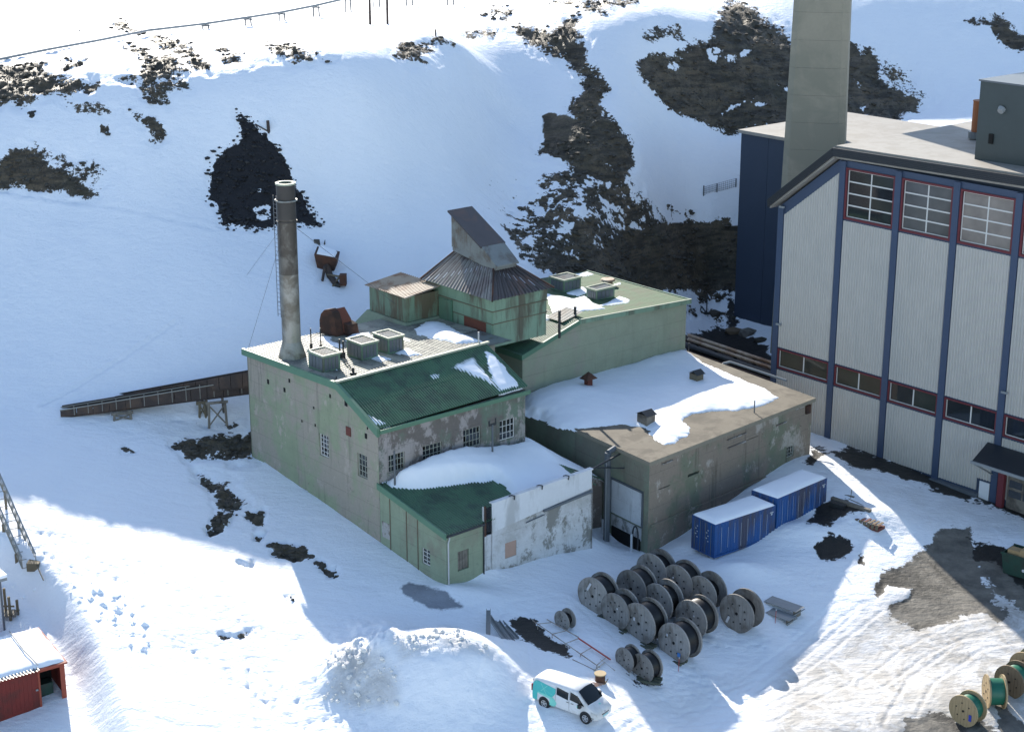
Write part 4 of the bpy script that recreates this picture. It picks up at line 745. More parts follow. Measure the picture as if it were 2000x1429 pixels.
# roof: level part and slope on the left, extruded back
rp = [(8.95, 17.75), (8.95, 18.35), (2.75, 23.75), (-24, 24.15), (-24, 23.1), (2.9, 22.75)]
MB().prism([(8.95, 17.9), (8.75, 18.6), (2.75, 23.72), (2.75, 22.75)], lambda u, v, n: (n, u, v), 39.75, 58).obj(ps, 'roof', 'ps_roof')
MB().prism([(2.75, 22.75), (2.75, 23.72), (-24, 24.2), (-24, 23.2)], lambda u, v, n: (n, u, v), 39.86, 58).obj(ps, 'roof', 'ps_roof')
for j in range(5):
    n0 = 39.55-.02*j
    MB().prism([(9.0, 18.0+j*.13), (9.0, 18.12+j*.13), (2.8, 23.06+j*.13), (2.8, 22.94+j*.13)], lambda u, v, n: (n, u, v), n0, 39.74).obj(ps, 'fascia_board', 'ps_fascia')
    MB().prism([(2.8, 22.94+j*.13), (2.8, 23.06+j*.13), (-24, 23.54+j*.13), (-24, 23.42+j*.13)], lambda u, v, n: (n, u, v), n0, 39.85).obj(ps, 'fascia_board', 'ps_fascia')
MB().prism([(8.95, -2), (8.3, 18.0), (2.75, 22.7), (-24, 23), (-24, -2)], lambda u, v, n: (n, u, v), 40.95, 57.8).obj(ps, 'wall', 'ps_navy')
q = lz(1908, 308, 24.05)
pb = MB().box(q[0]+.0, q[0]+9, -20, -7.85, 23.9, 29.5).obj(ps, 'penthouse', 'ps_box', label='dark plant room on the roof'); MB().box(q[0]-.12, q[0]+9.1, -20.1, -7.75, 29.5, 29.62).obj(ps, 'roof', 'pipe_grey', pb); MB().cyl((q[0]-.25, -9.8, 27.6), (q[0]-.02, -9.8, 27.75), .22, .3).obj(ps, 'lamp', 'galv', pb)
MB().box(q[0]-.12, q[0]-.02, -9.3, -8.95, 25.2, 25.9).obj(ps, 'intake', 'black', pb)
q = lz(1906, 264, 24.1); MB().cyl((q[0], q[1]-.2, 23.9), (q[0], q[1]-.2, 24.4), .75, n=18).obj(ps, 'curb', 'galv_dark'); MB().cyl((q[0], q[1]-.2, 24.4), (q[0], q[1]-.2, 26.7), .55, n=22).cyl((q[0], q[1]-.2, 26.7), (q[0], q[1]-.2, 26.78), .58, n=22).obj(ps, 'flue', MATS['orange'] if 'orange' in MATS else mat('orange', (.25, .085, .03), .7, .3, 1), label='short orange brown flue')
for x, y in ((1522, 633), (1963, 766), (1528, 404)):
    q = onB(x, y, 40.2); MB().box(40.05, 40.2, q[1]-.25, q[1]+.25, q[2]-.08, q[2]+.08).obj(ps, 'wall_lamp', 'galv')
# door, canopy, gate at the right edge
MB().pbox(P, -12.85, -12.0, -.95, 1.0, .12, .2).obj(ps, 'door', 'clean_white', label='pale blue white door'); MB().pbox(P, -13.2, -11.7, -1.4, 1.12, .02, .11).obj(ps, 'porch_wall', 'ps_navy')
MB().hexa([(37.2, -13.2, 3.5), (37.2, -22, 3.5), (40.2, -22, 4.0), (40.2, -12.4, 4.0), (37.2, -13.2, 3.62), (37.2, -22, 3.62), (40.2, -22, 4.12), (40.2, -12.4, 4.12)]).obj(ps, 'canopy', 'ps_fascia'); MB().box(37.1, 37.2, -22, -13.15, 3.45, 3.66).obj(ps, 'canopy_edge', 'galv')
MB().pbox(P, -14.2, -13.7, -1.5, 3.7, .17, .5).obj(ps, 'door_post', 'ps_red'); MB().tube([(40.2, -13.0, 1.8), (37.2, -13.2, 3.5)], .06, 6).obj(ps, 'brace', 'galv')
gate = MB().pbox(P, -18.2, -14.3, -1.6, 3.4, .05, .12).obj(ps, 'gate', 'wood_grey', label='grey roller gate with window strips')
for j in range(2):
    for k in range(3): MB().pbox(P, -17.9+k*1.2, -16.85+k*1.2, .5+j*.75, 1.05+j*.75, .121, .14).obj(ps, 'pane', 'glass', gate)

# dark blue annex behind, and concrete chimney
bb = Thing('blue_boiler_block', 'tall plain dark blue block with a pale flat roof behind the concrete chimney', 'building', baz=(58.6, 29, 0))
zt = float(onB(1436, 252, 58.6)[2]); PBB = PB(58.6)
for i in range(8): a = 29.2-i*3.4; MB().pbox(PBB, a-3.385, a-.015, -1, zt-.25, -.06, 0).obj(bb, 'wall_panel', 'ps_navy')
MB().box(58.7, 74, 2.0, 29.15, -1, zt-.3).obj(bb, 'wall', 'ps_navy'); MB().box(58.35, 74.2, 1.8, 29.4, zt-.25, zt+.05).obj(bb, 'roof', 'ps_roof')
mat('chim_conc', (.30, .275, .215), .85, .12, .3, dirt=(.22, .21, .165), dirt_amt=.45, dscale=.25, fine=14)
cw = pz(1572, 700, 0); cc = Thing('concrete_chimney', 'huge tapering concrete chimney with chamfered corners rising out of the picture', 'chimney', at=(cw[0]+.42, cw[1]+2.9, 0), rot=math.radians(-13))
def chsec(w, d, c): return [(-w+c, -d), (w-c, -d), (w, -d+c), (w, d-c), (w-c, d), (-w+c, d), (-w, d-c), (-w, -d+c)]
def chz(z): k = 1-z*.0060; return 3.0*k, 2.85*k
zs = [-2]+[i*2.4 for i in range(1, 19)]; m_ = 0
for i in range(len(zs)-1):
    z0, z1 = zs[i], zs[i+1]; a0 = chsec(*chz(z0), .55); a1 = chsec(*chz(z1), .55)
    v = [(x, y, z0+.006) for x, y in a0]+[(x, y, z1-.006) for x, y in a1]; o = MB().add(v, [(j, (j+1) % 8, (j+1) % 8+8, j+8) for j in range(8)]+[tuple(range(8, 16))])
    oo = mesh_obj('lift', o.v, o.f, MATS['chim_conc']); oo.parent = cc.o
oo = mesh_obj('service_door', MB().box(.5, .78, -2.85*.9-.04, -2.2, 16.5, 17.0).v, MB().box(0, 1, 0, 1, 0, 1).f, MATS['black']); oo.parent = cc.o
# pipelines between the boiler house and the station
def runline(z, p, q, r, mt_, nm, lab, sup=True):
    A_, B_ = lz(*p, z), lz(*q, z); d_ = B_-A_; B_ = B_+d_*.12; A_ = A_-d_*.05; t = Thing(nm, lab, 'pipe', baz=tuple(A_)); MB().cyl(tuple(A_), tuple(B_), r, n=10).obj(t, 'pipe_run', mt_)
    for f in (.1, .3, .5, .7, .9): c = A_+(B_-A_)*f; MB().box(c[0]-.12, c[0]+.12, c[1]-.1, c[1]+.1, z-r-.5, z-r).obj(t, 'support', 'dark_steel')
runline(3.0, (1352, 657), (1512, 710), .16, 'hut_roof', 'steam_pipe', 'upper pale lagged pipe running to the white power station')
runline(2.9, (1352, 665), (1512, 720), .15, 'hut_roof', 'steam_pipe', 'lower pale lagged pipe running to the white power station')
runline(2.6, (1345, 676), (1512, 733), .26, 'dark_steel', 'steam_pipe', 'thick dark pipe in the trench behind the engine house')
runline(2.5, (1345, 690), (1512, 748), .2, 'rust', 'steam_pipe', 'rusty pipe nearest the flat roof of the engine house')
c4 = [lz(*p, 2.3) for p in ((1336, 652), (1515, 706), (1515, 775), (1336, 705))]; t = Thing('pipe_culvert', 'dark timber culvert carrying the pipes between boiler house and power station', 'culvert', baz=tuple(c4[0]))
for k in range(8):
    f0, f1 = k/8+.01, (k+1)/8-.01; q4 = [c4[0]*(1-f0)+c4[3]*f0, c4[1]*(1-f0)+c4[2]*f0, c4[1]*(1-f1)+c4[2]*f1, c4[0]*(1-f1)+c4[3]*f1]; dz = .1*(k % 2)
    MB().hexa([tuple(x-[0, 0, 1.8]) for x in q4]+[tuple(x+[0, 0, dz]) for x in q4]).obj(t, 'plank', ('gallery' if 'gallery' in MATS else mat('gallery', (.055, .042, .038), .85, .3, 1.5, dirt=(.09, .06, .045), dirt_amt=.35)))
t = Thing('looped_pipe', 'pale pipe loop lying behind the flat roof edge', 'pipe', baz=(36.6, 10, 4)); q = lz(1412, 712, 5.2); MB().tube([(q[0], q[1], 4.4), (q[0], q[1], 5.3), (q[0]+.4, q[1]-.4, 5.45), (38.2, 5.0, 4.9)], .11, 8).obj(t, 'pipe_run', 'galv')
# ================================================================== snow lying on roofs
def onroof(px, py, zfn):
    d = ray(px, py); t = np.linspace(95, 170, 1500); Pw = C0+d[None]*t[:, None]; D = Pw-OO; f = Pw[:, 2]-zfn(D@BV, D@AV); i = int(np.argmax(f < 0)); w = f[i-1]/(f[i-1]-f[i])
    return loc(Pw[i-1]*(1-w)+Pw[i]*w)
def snowpatch(poly_px, zfn, Hh, w, label, res=.13, thick=None, baz=None, sink=.06, wobble=.25):
    P = np.array([onroof(x, y, zfn)[:2] for x, y in poly_px]) if baz is None else np.array(baz, float)
    x0, y0 = P.min(0)-.3; x1, y1 = P.max(0)+.3
    xs, ys_ = np.arange(x0, x1, res), np.arange(y0, y1, res); X, Y = np.meshgrid(xs, ys_)
    d = sdpoly(X, Y, P)+wobble*fbm(X, Y, 4, 1.3, .6)
    zb = zfn(X, Y) if callable(zfn) else np.full(X.shape, float(zfn))
    t = Hh*(1-np.exp(-np.clip(d, 0, 9)/w)) + np.where(d < 0, d*.5, 0)
    if thick is not None: t = t+thick(X, Y)*sstep(0, .8, d)
    t = t+(.08*fbm(X, Y, 3, .5)+.02*fbm(X, Y, 3, 3))*sstep(0, .6, d)*min(1, Hh*3)
    Zs = zb+t-sink*(d < .02)+.01; keep = d > -.22
    n0, n1 = X.shape; ix = np.arange(n0*n1).reshape(n0, n1)
    q = np.stack([ix[:-1, :-1], ix[:-1, 1:], ix[1:, 1:], ix[1:, :-1]], -1).reshape(-1, 4); k = keep.ravel()[q].all(1); q = q[k]
    used = np.unique(q); rem = -np.ones(n0*n1, int); rem[used] = np.arange(len(used))
    b = X.ravel()[used]; a = Y.ravel()[used]; z = Zs.ravel()[used]
    V = OO[None]+BV[None]*b[:, None]+AV[None]*a[:, None]; V[:, 2] = z
    c = V.mean(0); o = mesh_obj('roof_snow', V-c, rem[q].tolist(), MATS['snow'], True); o.location = c; setp(o, label, 'snow', None, 'stuff'); return o
zeh = lambda b, a: ZR+.01+0*b
snowpatch([(1018,806),(1022,775),(1060,752),(1105,718),(1145,716),(1190,716),(1240,710),(1295,694),(1342,686),(1375,708),(1420,728),(1465,747),(1497,760),(1519,776),(1495,792),(1440,802),(1390,804),(1350,808),(1330,822),(1350,834),(1345,846),(1320,866),(1300,868),(1278,860),(1268,846),(1262,836),(1215,829),(1160,834),(1130,838),(1090,832),(1050,815)], zeh, .46, 1.2, 'thick snow blanket on the flat felt roof of the engine house',
          thick=lambda X, Y: .55*np.exp(-(((X-20)/4)**2+((Y-11.5)/2.6)**2))+.3*np.exp(-(((X-33)/4)**2+((Y-13.5)/1.6)**2)))
wallth = lambda X, Y: np.interp(X, [0, .6, 1.8, 3.6, 5.3, 7.0, 9, 11.5, 12.8, 16], [.0, .35, .95, 1.35, 1.5, 1.25, .75, .3, .25, .1])*np.clip(Y/7.15, 0, 1.1)**1.3
fe = [onroof(x, y, zax)[:2] for x, y in [(751,935),(762,952),(800,956),(850,954),(925,944),(962,941),(985,950),(1000,968)]]
fe = [(max(q[0], .12), q[1]) for q in fe]
snowpatch(None, zax, .30, .7, 'deep rounded snow drift on the annex roof against the hall windows', thick=wallth, baz=[(.15, 7.17)]+fe+[(4.6, .35), (9, .35), (12.4, .4), (12.7, 3.3), (16.6, 3.3), (16.9, 5.6), (16.5, 6.9), (16.2, 8.6), (17.0, 10.2), (17.6, 11.5), (17.8, 13.2), (12.9, 13.2), (12.9, 7.17)], wobble=.18)
snowpatch([(877,719),(903,704),(925,698),(938,713),(955,733),(975,762),(950,748),(915,731)], zslope, .10, .25, 'left snow tongue on the green pitched roof of the hall')
snowpatch([(945,684),(958,690),(985,715),(1003,735),(1019,756),(977,767),(963,745),(950,718)], zslope, .14, .25, 'snow at the right end of the green pitched roof of the hall', thick=lambda X, Y: .0)
snowpatch([(710,801),(728,812),(756,828),(733,831)], zslope, .05, .1, 'small wedge of snow at the lower left corner of the green pitched roof', wobble=.1)
snowpatch([(835,733),(860,728),(861,738),(845,743)], zslope, .05, .1, 'tiny snow patch in the middle of the green pitched roof', wobble=.15)
snowpatch([(616,660),(640,655),(652,668),(675,674),(663,682),(640,675)], zflat, .15, .3, 'snow heap below the rusty fan on the hall roof'); snowpatch([(680,655),(722,650),(730,668),(700,672),(672,668)], zflat, .3, .4, 'bright snow heap right of the rusty fan')
snowpatch([(770,690),(795,680),(824,693),(800,697)], zflat, .22, .3, 'small snow heap right of the third roof box', wobble=.1); snowpatch([(722,700),(740,693),(768,702),(745,708)], zflat, .12, .3, 'small snow heap at the middle roof box', wobble=.1); snowpatch([(647,722),(662,717),(663,724)], zflat, .1, .2, 'scrap of snow at the first roof box', wobble=.05)
snowpatch([(808,644),(830,628),(870,632),(893,648),(925,660),(945,668),(900,673),(850,664),(815,655)], zflat, .35, .6, 'snow in the corner between tower and hall roof'); snowpatch([(755,652),(780,654),(808,668),(790,667)], zflat, .1, .3, 'snow strip in front of the hut base', wobble=.1)
snowpatch([(1064,574),(1088,578),(1120,584),(1142,578),(1160,592),(1183,604),(1160,607),(1110,612),(1078,612)], zr2, .2, .4, 'broad snow patch on the left of the boiler house roof'); snowpatch([(1102,575),(1120,563),(1142,560),(1150,572),(1130,580)], zr2, .15, .3, 'snow patch behind the nearer roof box')
snowpatch([(1118,536),(1148,531),(1162,537),(1140,542)], zr2, .12, .3, 'snow patch at the far edge of the boiler house roof', wobble=.1); snowpatch([(1160,600),(1185,592),(1210,578),(1232,586),(1229,593),(1200,597)], zr2, .12, .3, 'snow patch in front of the nearer roof box', wobble=.15); snowpatch([(1196,556),(1212,551),(1216,556),(1200,560)], zr2, .08, .2, 'scrap of snow beside the round cowl', wobble=.05)
snowpatch([(985,655),(1012,642),(1062,610),(1087,620),(1045,640),(1005,657)], zr1, .18, .4, 'snow wedge below the tower on the sloping roof')

# ================================================================== cable reels
mat('reel_wood', (.37, .35, .33), .85, .3, 2.5, dirt=(.15, .13, .11), dirt_amt=.4, objvar=.42); mat('reel_dark', (.075, .07, .066), .85, .3, 2, objvar=.2); mat('reel_new', (.40, .30, .17), .75, .15, 2, objvar=.15); mat('reel_brown', (.17, .125, .08), .8, .25, 2)
mat('cable_black', (.010, .010, .011), .42, .3, 2, bump=.05); mat('cable_green', (.018, .135, .085), .4, .15, 2, bump=.05); mat('tag_white', (.6, .6, .62), .6, .1); mat('tag_blue', (.03, .05, .35), .5, .1); mat('bolt_dark', (.02, .02, .02), .6, .1)
def lathe(m, prof, n=40):
    v = []; k = len(prof)
    for i in range(n):
        t = 2*math.pi*i/n; v += [(x, r*math.cos(t), r*math.sin(t)) for x, r in prof]
    return m.add(v, [(i*k+j, i*k+j+1, ((i+1) % n)*k+j+1, ((i+1) % n)*k+j) for i in range(n) for j in range(k-1)])
def flange(R, x, th, side):
    m = MB(); nb = 9; w = 2*R/nb
    for i in range(nb):
        y0, y1 = -R+i*w+.006, -R+(i+1)*w-.006; pts = []
        for y in np.linspace(y0, y1, 5): pts.append((y, math.sqrt(max(R*R-y*y, 0))))
        pts2 = [(y, -z) for y, z in reversed(pts)]; off = .006*(i % 2)*side
        m.prism(pts+pts2, lambda u, v, n: (x+n+off, u, v), 0, th)
    lathe(m, [(x+.01, R-.03), (x-.012, R-.02), (x-.012, R+.012), (x+th+.012, R+.012), (x+th+.012, R-.02)], 36)
    return m
def make_reel(R, wd_, rc, name, cable, wood, label, back=None, nb=8):
    t = Thing(name, label, 'cable reel', at=(0, 0, 0)); th = .07*R/1.15+.01; h = wd_/2
    f1 = flange(R, -h, th, -1).obj(t, 'flange', wood); f2 = flange(R, h-th, th, 1).obj(t, 'flange', back or wood)
    for f, xx in ((f1, -h-.03), (f2, h+.002)):
        m = MB()
        for k in range(nb): a = 2*math.pi*k/nb+.3; m.cyl((xx, R*.52*math.cos(a), R*.52*math.sin(a)), (xx+.028, R*.52*math.cos(a), R*.52*math.sin(a)), .042*R/1.15+.008, n=8)
        m.obj(t, 'bolt', 'bolt_dark', f, kind='stuff')
        MB().cyl((xx, 0, 0), (xx+.028, 0, 0), .085*R/1.15, n=12).obj(t, 'axle_hole', 'black', f)
    pr = []; n = int(2*(wd_-2*th)/.055)
    for i in range(n+1): x = -h+th+.004+(wd_-2*th-.008)*i/n; pr.append((x, rc*R+(.012 if i % 2 else -.006)))
    lathe(MB(), pr, 40).obj(t, 'cable', cable, smooth=True); lathe(MB(), [(-h+th, .3*R), (h-th, .3*R)], 16).obj(t, 'drum', 'reel_dark')
    for c in t.o.children:
        for v in c.data.vertices: v.co.z += R
        for g in c.children:
            for v in g.data.vertices: v.co.z += R
    return t
def put(px, py, R, ang, wd_, scale=1.0):
    z = 0.0
    for _ in range(12): p = pz(px, py, z); z = hz1(p[0], p[1])+R*scale-.04
    ax_ = np.array([math.cos(ang), math.sin(ang), 0]); p = p+ax_*(wd_*scale/2); return (p[0], p[1], hz1(p[0], p[1])-.05)
protos = {'mid': make_reel(1.15, 1.05, .70, 'cable_reel', 'cable_black', 'reel_wood', 'x', nb=10), 'full': make_reel(1.15, 1.1, .84, 'cable_reel', 'cable_black', 'reel_wood', 'x'), 'half': make_reel(1.15, 1.1, .52, 'cable_reel', 'cable_black', 'reel_wood', 'x'),
          'green': make_reel(.95, .98, .78, 'cable_reel', 'cable_green', 'reel_new', 'x', nb=6)}
used_p = set()
reels = [('full',1157.4,1162.5,.99,45,'big grey cable reel at the left end of the parked reels, with a white label'),('mid',1201,1192,.95,46,'big grey cable reel second from left in the front row'),('full',1232.5,1148.3,1.0,47,'big grey cable reel behind the second reel of the front row'),
 ('full',1247.7,1215.3,1.06,46,'big grey cable reel third from left in the front row, with a small white tag'),('mid',1272,1116,.99,47,'big grey cable reel farthest back, against the engine house'),('mid',1284.3,1175.7,1.0,45,'big grey cable reel in the centre of the block of reels'),
 ('full',1321.8,1139.2,.98,46,'big grey cable reel in the back row left of the half empty one'),('full',1349.2,1209.2,1.01,47,'big grey cable reel behind the nearest one, with snow on its black cable'),('full',1315.7,1253.8,1.02,44,'nearest big dark reel full of black cable, with a blue tag'),
 ('half',1369.5,1161.5,.97,48,'half empty big reel holding a lump of snow'),('half',1438.5,1200,1.03,46,'nearly empty big reel standing alone at the right'),
 ('full',1219.3,1285.3,.62,43,'small reel with yellowish flange, left one of the front pair'),('full',1253.8,1301.5,.73,44,'small reel, right one of the front pair'),('half',1097,1211,.52,42,'smallest reel standing alone beside the metal frame')]
greens = [('green',1881,1389,1.0,42,'green cable reel nearest the picture corner, with a blue label'),('green',1926,1349,1.04,-2,'green cable reel seen side on with pale flanges'),('green',1971,1332,1.07,38,'brown flanged green cable reel third from the corner'),('green',2000,1306,1.07,40,'green cable reel cut by the right picture edge')]
def tagplate(root, sc_, kind, y, z, w, h, rot=0):
    m = MB(); c, s_ = math.cos(rot), math.sin(rot); R = 1.15 if kind != 'green' else .95
    m.hexa([(x, y+c*a-s_*b, R+z+s_*a+c*b) for x in (-.61, -.585) for a, b in ((-w, -h), (w, -h), (w, h), (-w, h))] if kind != 'green' else [(x, y+c*a-s_*b, R+z+s_*a+c*b) for x in (-.53, -.515) for a, b in ((-w, -h), (w, -h), (w, h), (-w, h))]); return m
todo = []
for i, (kd, px, py, s_, dg, lab) in enumerate(reels+greens):
    pr = protos[kd]; R = .95 if kd == 'green' else 1.15; wd_ = {'green': .98, 'mid': 1.05}.get(kd, 1.1); ang = math.radians(dg+random.uniform(-3, 3))
    s_ *= 1.09 if kd != 'green' else 1.0; L_ = put(px, py, R, ang, wd_, s_); root = pr.o if kd not in used_p else copy_tree(pr.o); used_p.add(kd)
    root.location = L_; root.rotation_euler = (random.uniform(-.0, .0), 0, ang); root.scale = (s_, s_, s_)
    setp(root, lab, 'cable reel', 'green cable reels' if kd == 'green' else 'black cable reels parked in the snow')
    todo.append((i, root, kd, s_))
    if i == 16:
        for c in root.children:
            if c.name.startswith('flange'): c.data = c.data.copy(); c.data.materials[0] = MATS['reel_brown']
for i, root, kd, s_ in todo:
    class HB: org = np.zeros(3); o = root
    if i == 0: tagplate(root, s_, kd, .25, .55, .07, .28, .5).obj(HB, 'label_plate', 'tag_white')
    if i == 3: tagplate(root, s_, kd, .3, .2, .06, .09).obj(HB, 'label_plate', 'tag_white')
    if i in (1, 6, 7): tagplate(root, s_, kd, -.25+.5*(i == 6), .3, .045, .05).obj(HB, 'label_plate', 'tag_white')
    if i == 8: tagplate(root, s_, kd, -.45, -.55, .10, .12).obj(HB, 'label_plate', MATS.setdefault('tag_sky', mat('tag_sky', (.06, .22, .55), .5, .1))); tagplate(root, s_, kd, .45, .35, .05, .07).obj(HB, 'label_plate', 'tag_white')
    if i == 10: tagplate(root, s_, kd, .55, -.5, .07, .22, .4).obj(HB, 'label_plate', 'tag_white')
    if i == 14: tagplate(root, s_, kd, -.5, -.25, .09, .20).obj(HB, 'label_plate', 'tag_blue')
# reel skids
mat('skid', (.085, .095, .07), .85, .3, 3)
for (x0, y0), (x1, y1), lab in (((1148, 1192), (1195, 1212), 'timber skid under the leftmost reel'), ((1192, 1222), (1222, 1240), 'timber skid under the second front reel'), ((1232, 1245), (1275, 1272), 'timber skid under the third front reel'), ((1294, 1275), (1335, 1302), 'timber skid under the nearest big reel'), ((1205, 1303), (1290, 1348), 'long timber skid under the front pair of small reels')):
    a, b = ground(x0, y0), ground(x1, y1); c = (a+b)/2; d = b-a; L_ = np.linalg.norm(d[:2]); t = Thing('timber_skid', lab, 'timber', at=tuple(c+[0, 0, .06]), rot=math.atan2(d[1], d[0]), group='timber skids under the reels')
    for k in range(3): MB().box(-L_/2, L_/2, -.35+k*.3, -.17+k*.3, -.08, .06+.02*k).obj(t, 'plank', 'skid')

# ================================================================== containers
mat('cont_blue', (.012, .075, .25), .45, .15, .8, dirt=(.05, .05, .07), dirt_amt=.3, streak=True, bump=.03); mat('cont_mark', (.45, .5, .55), .6, .1)
def container(c0, ang, label, doors=True):
    """c0: near left bottom corner; local x = long side, y = towards the wall"""
    t = Thing('shipping_container', label, 'container', at=c0, rot=ang, group='blue containers beside the engine house'); Lc, Wc, Hc = 5.75, 2.3, 2.45
    F0 = lambda u, v, n: (u, -n, v); F1 = lambda u, v, n: (-n, u, v); F2 = lambda u, v, n: (Lc+n, u, v); F3 = lambda u, v, n: (u, Wc+n, v)
    for Fq, l in ((F0, Lc), (F3, Lc), (F2, Wc)): MB().corr(Fq, .1, l-.1, .16, Hc-.12, .29, -.05).obj(t, 'side_panel', 'cont_blue')
    for a, b in ((.1, Wc/2-.012), (Wc/2+.012, Wc-.1)):
        d = MB().corr(F1, a, b, .14, Hc-.12, .36, -.035).obj(t, 'door', 'cont_blue', label='container door')
        for u in (a+.25, b-.25): MB().cyl((-.05, u, .1), (-.05, u, Hc-.1), .022, n=6).obj(t, 'locking_bar', 'pipe_grey', d)
        for k in range(5): u = a+.5+(k % 2)*.14; MB().box(-.03, -.018, u, u+.11+.1*(k == 1), 1.0+k*.2, 1.07+k*.2).obj(t, 'marking', 'cont_mark', d)
    for x in (0, Lc-.1):
        for y in (0, Wc-.1): MB().box(x, x+.1, y, y+.1, 0, Hc).obj(t, 'corner_post', 'cont_blue')
    for z0, z1 in ((0, .14), (Hc-.12, Hc)):
        MB().box(.1, Lc-.1, .0, .08, z0, z1).box(.1, Lc-.1, Wc-.08, Wc, z0, z1).box(.0, .08, .1, Wc-.1, z0, z1).box(Lc-.08, Lc, .1, Wc-.1, z0, z1).obj(t, 'rail', 'cont_blue')
    MB().box(.08, Lc-.08, .08, Wc-.08, Hc-.05, Hc-.01).obj(t, 'roof', 'cont_blue'); MB().box(.08, Lc-.08, .08, Wc-.08, .02, .1).obj(t, 'floor', 'wood_grey')
    for k in range(8): u = .6+k*.62; MB().box(u, u+.02, -.004, -.002, .3+.2*(k % 3), Hc-.3-.15*(k % 2)).obj(t, 'marking', 'cont_mark')
    MB().box(Lc-.55, Lc-.2, -.012, -.006, Hc-.45, Hc-.38).box(Lc-.45, Lc-.3, -.012, -.006, Hc-.62, Hc-.48).obj(t, 'marking', 'cont_mark')
    # snow cap
    X, Y = np.meshgrid(np.linspace(.02, Lc-.02, 50), np.linspace(.02, Wc-.02, 22)); d = np.minimum(np.minimum(X, Lc-X), np.minimum(Y, Wc-Y)); z = Hc-.01+.24*(1-np.exp(-d/.18))+.05*fbm(X, Y, 3, .8)*np.clip(d*3, 0, 1)
    n0, n1 = X.shape; ix = np.arange(n0*n1).reshape(n0, n1); q = np.stack([ix[:-1, :-1], ix[:-1, 1:], ix[1:, 1:], ix[1:, :-1]], -1).reshape(-1, 4)
    o = mesh_obj('snow_cap', np.stack([X, Y, z], -1).reshape(-1, 3), q.tolist(), MATS['snow'], True); o.location = c0; o.rotation_euler = (0, 0, ang); setp(o, 'snow cap on the '+('nearer' if doors else 'farther')+' blue container', 'snow', None, 'stuff')
c1 = pz(1397.4, 1025, 1.75); c1b = pz(1507.7, 986.7, 1.85); d = c1b-c1; container((c1[0], c1[1], -.7), math.atan2(d[1], d[0]), 'nearer dark blue shipping container showing its closed doors, left of its twin')
c2 = pz(1519, 974, 2.2); c2b = pz(1619, 928, 2.35); d = c2b-c2; container((c2[0], c2[1], -.25), math.atan2(d[1], d[0]), 'farther dark blue shipping container, right of its twin and beside scrap timber', False)

# ================================================================== the van
mat('van_white', (.70, .71, .72), .28, .02, .5, bump=0, dirt=(.5, .5, .48), dirt_amt=.2); mat('van_teal', (.07, .50, .47), .35, .08, .8, bump=0); mat('van_teal2', (.22, .66, .56), .35, .05, .8, bump=0); mat('tyre', (.012, .012, .013), .8, .2, 3); mat('rim', (.45, .46, .47), .3, .1, metal=.6); mat('van_black', (.010, .011, .012), .35, .2); mat('lamp_glass', (.5, .5, .48), .15, .1); mat('lamp_red', (.25, .01, .01), .2, .1); mat('van_glass', (.006, .010, .012), .05, .3, bump=0)
va, vb = ground(1065, 1380), ground(1141, 1417); hd = vb-va; hang = math.atan2(hd[1], hd[0]); cen = (va+vb)/2; left = np.array([-math.sin(hang), math.cos(hang), 0]); cen = cen+left*.80
van = Thing('delivery_van', 'white crew van with turquoise wrap on its rear quarter, parked beside the snow mound', 'van', at=(cen[0], cen[1], hz1(cen[0], cen[1])-.06), rot=hang)
ST = [(-2.58, .80, .42, .9, 1.55, .66), (-2.54, .90, .34, 1.02, 1.72, .74), (-2.42, .945, .30, 1.06, 1.83, .79), (-1.6, .96, .28, 1.08, 1.89, .81), (-.4, .96, .28, 1.08, 1.91, .82), (.55, .96, .28, 1.08, 1.90, .81), (.88, .96, .28, 1.07, 1.84, .79),
      (1.3, .96, .28, 1.05, 1.52, .80), (1.68, .955, .28, 1.0, 1.20, .78), (1.95, .94, .28, .93, 1.10, .74), (2.25, .89, .26, .82, .99, .66), (2.42, .80, .28, .70, .84, .55), (2.49, .66, .34, .58, .68, .45)]
m = MB(); rows = []
for x, w, zb, zm, zt, wt in ST:
    half = [(0, zb), (w*.86, zb), (w*.97, zb+.08), (w, (zb+zm)/2), (w*.985, zm), (w*.985*.45+wt*.55, zm+(zt-zm)*.6), (wt, zt-.07), (wt-.13, zt-.012), (wt*.4, zt+.015), (0, zt+.02)]
    rows.append([(x, y, z) for y, z in half]+[(x, -y, z) for y, z in reversed(half[1:-1])])
k = len(rows[0]); v = [p for r in rows for p in r]; f = [(i*k+j, i*k+(j+1) % k, (i+1)*k+(j+1) % k, (i+1)*k+j) for i in range(len(rows)-1) for j in range(k)]+[tuple(range(k)), tuple(range(len(v)-k, len(v)))]
m.add(v, f); van.o.scale = (.9, .9, .93); body = m.obj(van, 'body', 'van_white', smooth=True)
bv = body.modifiers.new('sub', 'SUBSURF'); bv.levels = 1; bv.render_levels = 1
def vy(x, z, off=.008):
    """half width of the body skin at station x, height z"""
    for s0, s1 in zip(ST[:-1], ST[1:]):
        if s0[0] <= x <= s1[0]: t = (x-s0[0])/(s1[0]-s0[0]); w, zb, zm, zt, wt = [s0[j]*(1-t)+s1[j]*t for j in range(1, 6)]; break
    else: w, zb, zm, zt, wt = ST[-1][1:] if x > 0 else ST[0][1:]
    P_ = [(zb, w*.86), (zb+.08, w*.97), ((zb+zm)/2, w), (zm, w*.985), (zm+(zt-zm)*.6, w*.985*.45+wt*.55), (zt-.07, wt), (zt, wt-.1)]
    return float(np.interp(z, [p[0] for p in P_], [p[1] for p in P_]))+off
